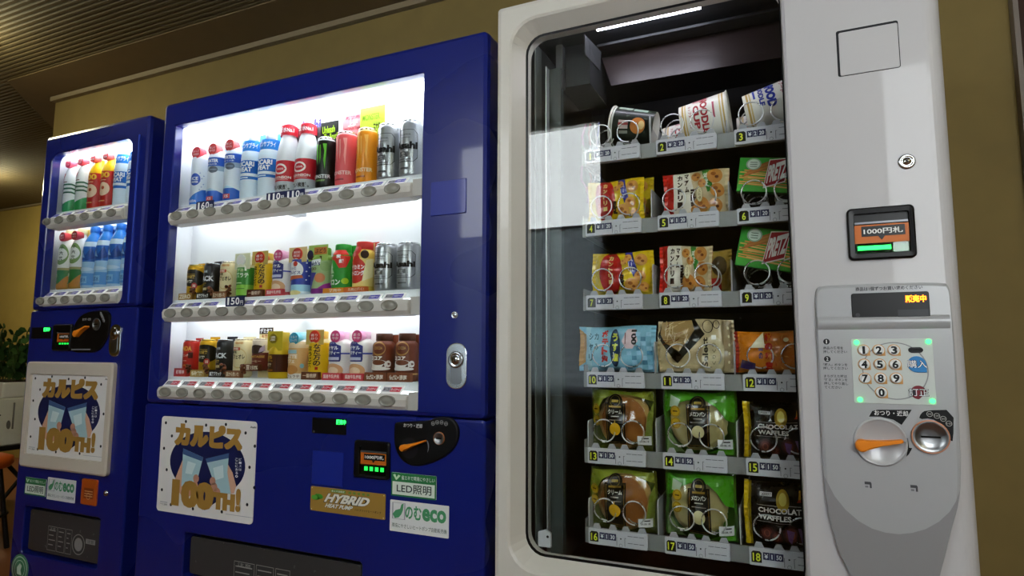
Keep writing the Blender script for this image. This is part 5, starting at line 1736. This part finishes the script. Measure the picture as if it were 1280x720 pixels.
def mini_red():
    d = [('r', .0, 1, 0, 1, 'd8c49a'), ('r', .0, .17, 0, 1, 'c8281e'), ('p', [(.17, 0), (.17, 1), (.42, 1), (.48, .6), (.44, 0)], 'eee6d4')]
    for k, ch in enumerate('カントリー'):
        d.append(('t', ch, .235, .315, .79 - .155 * k, .92 - .155 * k, '3a2418', .055))
    for k, ch in enumerate('マアム'):
        d.append(('t', ch, .35, .42, .80 - .15 * k, .92 - .15 * k, '3a2418', .05))
    d += [('t', 'mini', .44, .52, .18, .56, '3a2418', .06, 90), ('p', [(.60, 1), (.70, 1), (.79, .52), (.70, .46)], '3f8a2e'), ('t', '食物', .64, .71, .6, .9, 'e8f0d8', .02, 90)]
    for u, v, r in ((.53, .82, .07), (.80, .82, .11), (.62, .66, .06), (.84, .5, .10), (.60, .2, .11), (.80, .18, .10), (.50, .1, .06)):
        d += [('e', u, v, r, r * 1.5, 'c8883e'), ('e', u - .02, v + .04, r * .35, r * .4, '9a5a24'), ('e', u + .03, v - .03, r * .25, r * .3, '7a3f18')]
    d += [('e', .58, .42, .055, .16, 'e8dcae'), ('o', .58, .42, .055, .16, '7a6a2a', .006), ('t', 'バニラ', .56, .6, .32, .52, '5a4a1a', .02, 90)]
    return d


e4 = ext(736, 805, 226, 277)
pillow('biscuit_bag', 'yellow and red mini biscuit bag on the second tray, partly hidden by the reflection', 'snack', SG[1], *e4, YK, .04, 'e6c21e', mini_yellow(), seed=4)
q = ext(744, 818, 226, 276, YK + .055)
pillow('biscuit_bag', 'yellow biscuit bag behind the front bag on the second tray', 'snack', SG[1], *q, YK + .058, .038, 'd8b81e', [('r', 0, 1, 0, 1, 'd4b41e')] + mini_yellow()[1:], seed=5)
pillow('biscuit_bag', 'red and cream mini biscuit bag in the middle of the second tray', 'snack', SG[1], *ext(830, 912, 215, 271), YK, .045, 'c8281e', mini_red(), seed=6)
pillow('biscuit_bag', 'yellow and red mini biscuit bag on the third tray, wholly visible', 'snack', SG[2], *ext(741, 818, 316, 368), YK, .045, 'e6c21e', mini_yellow(), seed=7)
pillow('biscuit_bag', 'red and cream mini biscuit bag in the middle of the third tray', 'snack', SG[2], *ext(825, 890, 308, 366), YK, .045, 'c8281e', mini_red(), seed=8, tilt=-.04)
q = ext(850, 915, 314, 365, YK + .06)
pillow('biscuit_bag', 'brownish biscuit bag behind the red one on the third tray', 'snack', SG[2], *q, YK + .06, .036, '8a6a2a', [('r', 0, 1, 0, 1, 'a88a3a'), ('e', .78, .6, .14, .24, '5a4a2a'), ('r', .6, .8, .0, .3, 'b02a20')], seed=9)
pillow('potato_stick_bag', 'pale blue potato stick bag on the fourth tray', 'snack', SG[3], *ext(725, 821, 408, 464), YK, .05, '8cc4dc',
       [('r', 0, 1, 0, 1, '8cc6de'), ('p', [(.0, .1), (.1, .2), (.12, .8), (.0, .95)], 'd8a45a'), ('p', [(.12, .02), (.2, .02), (.17, 1), (.1, 1)], 'a8d8e8'),
        ] + [('t', ch, .155 + .075 * (k // 3), .215 + .075 * (k // 3), .70 - .24 * (k % 3), .86 - .24 * (k % 3), '3a6a7a', .03) for k, ch in enumerate('シャリカみ')] + [('t', ch, .335, .42, .74 - .19 * k, .92 - .19 * k, 'c8342c', .07) for k, ch in enumerate('ポテト塩')] +
       [('e', .51, .52, .065, .42, '1e3a5a')] + [('t', ch, .475, .545, .66 - .22 * k, .84 - .22 * k, 'd8dc4a', .05) for k, ch in enumerate('うす塩')] +
       [('p', [(.60, .66), (.67, .92), (.76, .92), (.80, .66), (.73, .5), (.65, .5)], 'e4c8cc'), ('t', '100', .72, .785, .58, .9, '2a2a2e', .05, 90), ('r', .64, .655, .6, .84, '8a5a5a')] +
       [('r', .66 + .06 * (k % 5), .715 + .06 * (k % 5), .06 + .2 * (k // 5) + .1 * (k % 2), .15 + .2 * (k // 5) + .1 * (k % 2), 'a8d8f0' if k % 3 else '5a94b4') for k in range(20) if not (k // 5 > 1 and k % 5 < 2)], seed=10)
ndl = []
rr = random.Random(8)
for k in range(34):
    u, v, a = rr.uniform(.10, .43), rr.uniform(.52, .95), rr.uniform(0, 3.1)
    L, wd = .05, .008
    du, dv = L * math.cos(a), L * 1.6 * math.sin(a)
    ndl.append(('p', [(u - du, v - dv), (u - du + wd, v - dv - wd), (u + du, v + dv), (u + du - wd, v + dv + wd)], rr.choice(['e8cc94', 'd8b070', '9a5424', 'f4e4bc', '7a3c16', 'f0dcae'])))
pillow('snack_bag', 'beige and black bag with a noodle picture on the fourth tray', 'snack', SG[3], *ext(823, 919, 400, 466), YK, .036, 'cdb98a',
       [('r', 0, 1, 0, 1, 'cbb78a'), ('p', [(.0, .70), (.07, 1), (.5, 1), (.63, .72), (.27, .18), (.18, .32)], '26261e'), ('p', [(.03, .76), (.06, .98), (.46, .98), (.5, .8), (.30, .4), (.12, .56)], 'b0905a')] + ndl +
       [('p', [(.2, .28), (.27, .18), (.35, .32), (.28, .40)], '1c1c18'), ('e', .74, .34, .15, .34, 'd4c69c'), ('t', 'Select', .60, .67, .12, .66, '2e2a1a', .03, -90), ('t', 'くりくり', .72, .77, .16, .56, '6a6244', .02, -90), ('r', .87, .98, .02, .98, 'a08c68')] +
       [('e', .93, .2 + .16 * k, .012, .03, 'e8dcb4') for k in range(5)] + [('o', .68, .86, .07, .12, '3a2e1c', .012), ('o', .79, .9, .045, .08, '3a2e1c', .012), ('r', .72, .78, .62, .7, 'e8e4d8')], seed=11, end=.03, puff=.8)
kd = []
for k in range(36):
    u, v, a = rr.uniform(.52, .97), rr.uniform(.05, .95), rr.uniform(0, 3.1)
    du, dv = .035 * math.cos(a), .06 * math.sin(a)
    kd.append(('p', [(u - du, v - dv), (u + .01, v + .012), (u + du, v + dv), (u - .008, v - .016)], rr.choice(['d8863a', 'c8642a', 'e8a85a', 'b8501e'])))
pillow('cracker_bag', 'orange rice cracker bag on the fourth tray by the keypad side', 'snack', SG[3], *ext(919, 1012, 414, 466), YK, .045, 'd87a1e',
       [('r', 0, 1, 0, 1, 'dc821e'), ('r', 0, .05, 0, 1, 'a82a1c'), ('r', .5, 1, 0, 1, 'c87430')] + kd + [('t', ch, .42, .52, .76 - .23 * k, .95 - .23 * k, 'b8241c', .08) for k, ch in enumerate('柿の種!')] +
       [('t', ch, .335, .39, .72 - .2 * k, .88 - .2 * k, '2a2a6a', .05) for k, ch in enumerate('亀田の')] + [('p', [(.22, .6), (.31, .8), (.40, .98), (.42, .6)], 'e8dcb8'), ('p', [(.08, .12), (.28, .04), (.29, .22), (.1, .32)], '3a2a5a'), ('e', .7, .78, .035, .05, 'f0e0b0'), ('e', .86, .5, .03, .05, 'f0e0b0')], seed=12)


# green stick biscuit boxes, tipped over (6 and 9)
def stick_box(label, grp, tl, bl, ang, y):
    p, q = at(*tl, y), at(*bl, y)
    Hh = math.hypot(p[0] - q[0], p[2] - q[2])
    W_ = .150
    a = -ang
    ux, uz = math.cos(a), math.sin(a)
    vx, vz = -math.sin(a), math.cos(a)
    ox, oz = q[0], q[2]
    dp = .024

    def F(u, v, e):
        return (ox + ux * u * W_ + vx * v * Hh, y - e, oz + uz * u * W_ + vz * v * Hh)
    t = thing('biscuit_box', label, 'snack', (ox + .07, y + .012, oz - .02), grp)
    g = M('2f9a2c', .35, coat=.3)
    b = MB()
    c = [(0, 0), (1, 0), (1, 1), (0, 1)]
    k = [F(u, v, 0) for u, v in c]
    L = [[(x, yy, z) for x, _, z in k] for yy in (y, y + dp)]
    b.loft(L, g, cap0=True, cap1=True)
    b.poly([(0, .02), (1, .02), (1, .38), (.5, .30), (0, .22)], M('48a83a'), F, 1)
    for j in range(13):
        v0, du = .22 + .055 * (j % 8), .06 * (j % 3)
        b.poly([(.02 + du, v0), (.8 + du * .4, v0 - .12 + .03 * (j % 4)), (.8 + du * .4, v0 - .085 + .03 * (j % 4)), (.02 + du, v0 + .035)], M(('d89a4a', 'c8823a', 'e4b468')[j % 3]), F, 2 + j * .3)
    for j in range(5):
        b.poly([(.06 + .03 * j, .42 + .06 * j), (.46, .70 + .05 * j), (.455, .735 + .05 * j), (.05 + .03 * j, .455 + .06 * j)], M(('a86428', 'b8742e')[j % 2]), F, 6.5 + j * .2)
    b.ell(.20, .80, .105, .17, M('8aa48a'), F, 8)
    b.ell(.20, .80, .085, .14, M('c8d4c4'), F, 9)
    for j in range(3):
        b.rect(.15, .25, .72 + .06 * j, .74 + .06 * j, M('5a6a5a'), F, 10)
    b.poly([(.36, .10), (.65, .30), (.67, 1.0), (.41, .94)], M('efe0d8'), F, 8)
    b.poly([(.372, .14), (.64, .33), (.66, .975), (.42, .915)], M('a81c2a'), F, 9)
    vt, ft = text_mesh('PRETZ', .05)
    b.flat([(.395 + .245 * a + .02 * c_, .24 + .20 * a + .52 * c_) for a, c_ in vt], ft, M('f4e8e4'), F, 10)
    for j, ch in enumerate('サラダ'):
        b.text(ch, .70, .83, .62 - .25 * j + .12, .84 - .25 * j + .12, M('e8f4d8'), F, 8, .05)
    b.build('carton', t)
    fl = MB()
    k = [F(0, 0, 0), F(1, 0, 0)]
    fl.add([k[0], k[1], (k[1][0], y + dp, k[1][2]), (k[0][0], y + dp, k[0][2]), (k[0][0], y + .002, k[0][2] - .0006), (k[1][0], y + .002, k[1][2] - .0006)], [(0, 1, 5, 4), (4, 5, 2, 3)], M('1f6a20', .4))
    fl.build('carton_flap', t)


stick_box('green pretzel stick box tipped over on the second tray', SG[1], (929, 197), (920.5, 239), .14, .082)
stick_box('green pretzel stick box tipped over on the third tray', SG[2], (936, 284), (918.5, 331), .20, .082)

FILM = CLEAR('clear_film', 'eef0e4', 2.2, .12)


def bun_inside(col, col2, rx, rz, dx=0.0):
    def f(t, F, cx, yc, cz, W_, H_):
        b = MB()
        pr = []
        n, m_ = 14, 36
        L = []
        for i in range(n + 1):
            a = math.pi * i / n
            r = math.sin(a) ** .75 if 0 < i < n else .001
            yy = math.cos(a)
            L.append([(cx + dx + rx * r * math.cos(2 * math.pi * j / m_) * (1 + .03 * math.sin(3 * j)), yc + .004 - .021 * yy, cz - .002 + rz * r * math.sin(2 * math.pi * j / m_) * (1 + .02 * math.sin(2 * j + 1))) for j in range(m_)])
        b.loft(L[:5], M(col, .5, vary=.25, scale=30), smooth=True)
        b.loft(L[4:], M(col2, .55, vary=.15, scale=40), smooth=True)
        b.build('bun', t)
    return f


def bread(n, label, grp, e, green, seed):
    g1 = '8a9a3a' if not green else '3f8a1e'
    cxs = .50 if green else .42
    deco = []
    if green:
        deco += [('p', [(.03, .97), (.97, .97), (.97, .50), (.86, .55), (.74, .74), (.62, .84), (.36, .84), (.22, .78), (.12, .68), (.03, .62)], '4a9a1e'), ('p', [(.03, .03), (.03, .36), (.12, .3), (.22, .12), (.30, .03)], '7a9a5a'),
                 ('p', [(.62, .03), (.97, .03), (.97, .22), (.84, .2), (.76, .1)], '4f9a22'), ('p', [(.12, .90), (.26, .84), (.22, .72), (.10, .72)], 'b8ccaa')]
    else:
        deco += [('p', [(.03, .97), (.97, .97), (.97, .80), (.84, .86), (.66, .92), (.4, .92), (.22, .82), (.12, .62), (.03, .5)], '8a942e'), ('p', [(.86, .2), (.97, .1), (.97, .8), (.90, .6)], '7c8a34')]
    x0, x1 = cxs - .155, cxs + .155
    deco += [('r', x0, x1, .12, .78, '141210'), ('e', cxs, .79, .11, .13, '141210'), ('r', x0 + .02, x0 + .027, .14, .76, '8a6a2a'), ('r', x1 - .027, x1 - .02, .14, .76, '8a6a2a'), ('r', x0 + .02, x1 - .02, .14, .147, '8a6a2a'),
             ('o', cxs, .81, .075, .09, '7a6a2a', .008), ('r', cxs - .05, cxs + .05, .79, .83, 'a08a3a'), ('r', cxs - .09, cxs + .09, .705, .735, '9a7a2e'),
             ('t', 'メロンパン' if green else 'クリーム', x0 + .05, x1 - .05, .60, .675, 'e8e4d8', .03), ('r', cxs - .06, cxs + .06, .555, .57, 'b8b0a0'), ('r', cxs - .10, cxs + .10, .50, .51, '8a8070')]
    deco += [('e', cxs, .36, .085, .10, 'cfc694' if green else 'd8a81e')]
    if not green:
        deco += [('r', cxs - .007, cxs + .007, .42, .5, 'c8a03a')]
    for k, v in enumerate((.66, .48)):
        u = .19 if green else .10
        deco += [('e', u, v, .072, .085, 'c8a426'), ('o', u, v, .064, .076, '7a5a14', .007), ('r', u - .035, u + .035, v - .01, v + .012, '6a4c12')]
    deco += [('r', .76, .95, .12, .26, 'e8e8e6'), ('t', '20.08.18', .79, .92, .16, .19, '4a4a4a'), ('r', .82, .92, .215, .235, '3a3a3a')]
    inn = bun_inside('b06a30' if not green else 'e2d09a', 'd8a868' if not green else 'dcc88c', (e[1] - e[0]) * (.40 if green else .42), (e[3] - e[2]) * (.44 if green else .47), (e[1] - e[0]) * (.02 if not green else -.02))
    pillow('wrapped_bun', label, 'bread', grp, *e, YK + .006, .054, g1, deco, seed=seed, end=.05, film=FILM, back='66742a' if not green else '3f7a1c', inner=inn, puff=1.0)


bread(13, 'brown cream bun in a clear bag on the fifth tray', SG[4], ext(740, 819, 486, 563), False, 13)
bread(14, 'pale round bun in a green bag on the fifth tray', SG[4], ext(830, 921, 487, 568), True, 14)
bread(16, 'brown cream bun in a clear bag on the lowest tray', SG[5], ext(738, 821, 585, 664), False, 16)
bread(17, 'pale round bun in a green bag on the lowest tray', SG[5], ext(832, 921, 590, 674), True, 17)


def waffle(label, grp, e, seed):
    d = [('r', 0, 1, 0, 1, '151214'), ('r', .0, .07, 0, 1, 'c8a818'), ('r', .07, .10, 0, 1, '8a740e'), ('r', .22, .38, .80, .86, 'c8c4c0'), ('t', 'DESSERT', .23, .37, .81, .85, '2a2a2a'), ('r', .18, .96, .655, .662, 'b8b0a8'),
         ('e', .52, .74, .085, .17, 'b8982a'), ('e', .52, .76, .05, .10, 'e8d86a'), ('p', [(.72, .76), (.98, .80), (.98, .88), (.74, .90)], 'c8942a'), ('p', [(.70, .72), (.98, .74), (.98, .79), (.72, .76)], 'b83a24'),
         ('t', 'CHOCOLATE', .20, .80, .545, .625, 'e4dcd4', .03), ('t', 'WAFFLES', .20, .62, .435, .515, 'e4dcd4', .03), ('r', .18, .62, .40, .405, 'b8b0a8')]
    for u, v, r in ((.30, .22, .10), (.42, .16, .08), (.62, .24, .11), (.78, .2, .10), (.9, .3, .08)):
        d += [('e', u, v, r, r * 1.4, '3a1c1c'), ('e', u, v, r * .7, r, '5c2a22'), ('o', u, v, r * .4, r * .6, '8a4a34', .012)]
    d += [('p', [(.56, .32), (.66, .3), (.62, .1), (.58, .16)], '6a4a7a'), ('p', [(.7, .36), (.74, .36), (.8, .1), (.76, .1)], '8a6a9a'), ('r', .82, .98, .12, .24, 'dcdcda'), ('t', '20.08.2', .84, .96, .155, .195, '3a3a3a')]  # the purple slivers are a shine painted on the dark wrapper
    pillow('waffle_bag', label, 'snack', grp, *e, YK, .048, '151214', d, seed=seed, end=.055)


waffle('black chocolate waffle bag with a gold end seal on the fifth tray', SG[4], ext(930, 1022, 503, 573), 15)
waffle('black chocolate waffle bag with a gold end seal on the lowest tray', SG[5], ext(931, 1026, 602, 683), 18)


# cup noodles lying on the top tray
def cup(name, label, c, axis, Lh, r0, r1, bands, marks, lidcol='d8d4c8'):
    """foam cup: c the middle of its base, axis the direction from base to rim"""
    ax = Vector(axis).normalized()
    R3 = ax.to_track_quat('Z', 'Y').to_matrix()
    t = thing(name, label, 'cup noodles', (c[0] + ax[0] * Lh / 2, c[1] + ax[1] * Lh / 2, ROWZ[0] + .017), SG[0])
    c = Vector(c)
    b = MB()
    seg = 36

    def rad(v):
        return r0 + (r1 - r0) * v
    vs = [0.0]
    prev = 0.0
    for lim, col in bands:
        L = []
        for v in (prev, (prev + lim) / 2, lim):
            L.append((rad(v), v * Lh))
        b.lathe(L, c[0], c[1], M(col, .4, coat=.2), seg, axis=R3, z0=c[2])
        prev = lim
    b.lathe([(0, .003), (r0 * .9, .003), (r0 * .95, 0), (r0, .001)], c[0], c[1], M('e8e6e0', .5), seg, axis=R3, z0=c[2])
    # direction on the side that faces the room and upwards
    want = Vector((0, -1, .15))
    e1 = (want - ax * want.dot(ax)).normalized()
    e2 = e1.cross(ax)

    def F(u, v, e):          # u along the cup from base to rim, v round it (-1..1 over the front half)
        a = v * math.pi / 2
        r = rad(u) + e
        p = c + ax * (u * Lh) + (e1 * math.cos(a) + e2 * math.sin(a)) * r
        return tuple(p)
    for n_, d in enumerate(marks):
        lvl = 1 + n_ * .5
        if d[0] == 'r':
            b.rect(*d[1:5], M(d[5], .45), F, lvl, cutv=.08)
        elif d[0] == 'e':
            b.ell(*d[1:5], M(d[5], .45), F, lvl, cutv=.08)
        elif d[0] == 't':
            b.text(d[1], *d[2:6], M(d[6], .45), F, lvl, d[7] if len(d) > 7 else .03, cutv=.1, rot=d[8] if len(d) > 8 else 0)
    b.build('cup', t)
    g = MB()
    g.lathe([(r1, Lh - .003), (r1 + .0025, Lh - .001), (r1 + .0025, Lh + .001), (r1, Lh + .002), (0, Lh + .0022)], c[0], c[1], M(lidcol, .35, .3), seg, axis=R3, z0=c[2])
    g.build('lid', t)


ZT = ROWZ[0] + .037
# 1: dark green cup, rim towards the narrow drink machine, base dipped
p = at(816, 163, .11)
cup('noodle_cup', 'dark green noodle cup lying on the top tray', (p[0] + .008, .112, ZT + .052), (-.95, 0, .17), .105, .038, .049,
    [(.08, '2a3024'), (.92, '1c261c'), (.96, 'c8ccc0'), (1, '1c261c')],
    [('r', .18, .50, -.58, -.38, '9ab0a0'), ('r', .54, .86, -.62, -.42, 'a8b8a8'), ('e', .34, .22, .17, .30, 'c87a34'), ('e', .26, .2, .07, .16, 'e8c88a'), ('r', .56, .78, .06, .34, 'c8b0a8'), ('r', .56, .78, .14, .22, 'b04a4a'), ('r', .56, .76, .40, .5, '8a8a80')])
WB_ = [(.06, 'efe9dc'), (.10, 'c8a45a'), (.12, 'efe9dc'), (.15, 'd8bc80'), (.84, 'f0ece2'), (.87, 'd8bc80'), (.90, 'efe9dc'), (.93, 'c8a45a'), (1, 'f0ece2')]


def cn(u0=.25, u1=.8):
    return [('t', 'CUP', .30, .42, -.55, .25, 'b02a34', .05, 90), ('t', 'NOODLE', .45, .60, -.72, .55, 'b02a34', .05, 90), ('r', .70, .74, -.3, .2, 'b8546a'), ('t', 'カップヌードル', .2, .26, -.5, .3, 'b02a34', .02, 90), ('r', .3, .6, .42, .5, 'c87a84')]


p = at(852, 150, .10)
cup('noodle_cup', 'white noodle cup with red lettering lying foremost in the middle of the top tray', (p[0], .106, ZT + .047), (.97, 0, .09), .107, .042, .053, WB_, cn())
p = at(830, 156, .2)
cup('noodle_cup', 'white noodle cup half hidden behind the red lettered cup on the top tray', (p[0] + .0, .212, ZT + .043), (.97, 0, .05), .107, .040, .050, WB_, cn())
p = at(932, 143, .10)
cup('noodle_cup', 'white noodle cup with blue lettering lying on the top tray by the keypad side', (p[0], .106, ZT + .050), (.97, 0, .16), .107, .042, .053, WB_,
    [('t', 'SEAFOOD', .44, .62, -.3, .95, '2a3aa0', .07, 90), ('t', 'NOODLE', .30, .40, -.2, .8, '2a3aa0', .05, 90), ('r', .2, .24, .1, .6, '4a5ac0'), ('t', 'シーフード', .72, .80, .0, .7, 'b8546a', .04, 90)])
p = at(922, 158, .2)
cup('noodle_cup', 'white noodle cup half hidden behind the blue lettered cup on the top tray', (p[0], .214, ZT + .043), (.97, 0, .04), .107, .040, .050, WB_, cn())
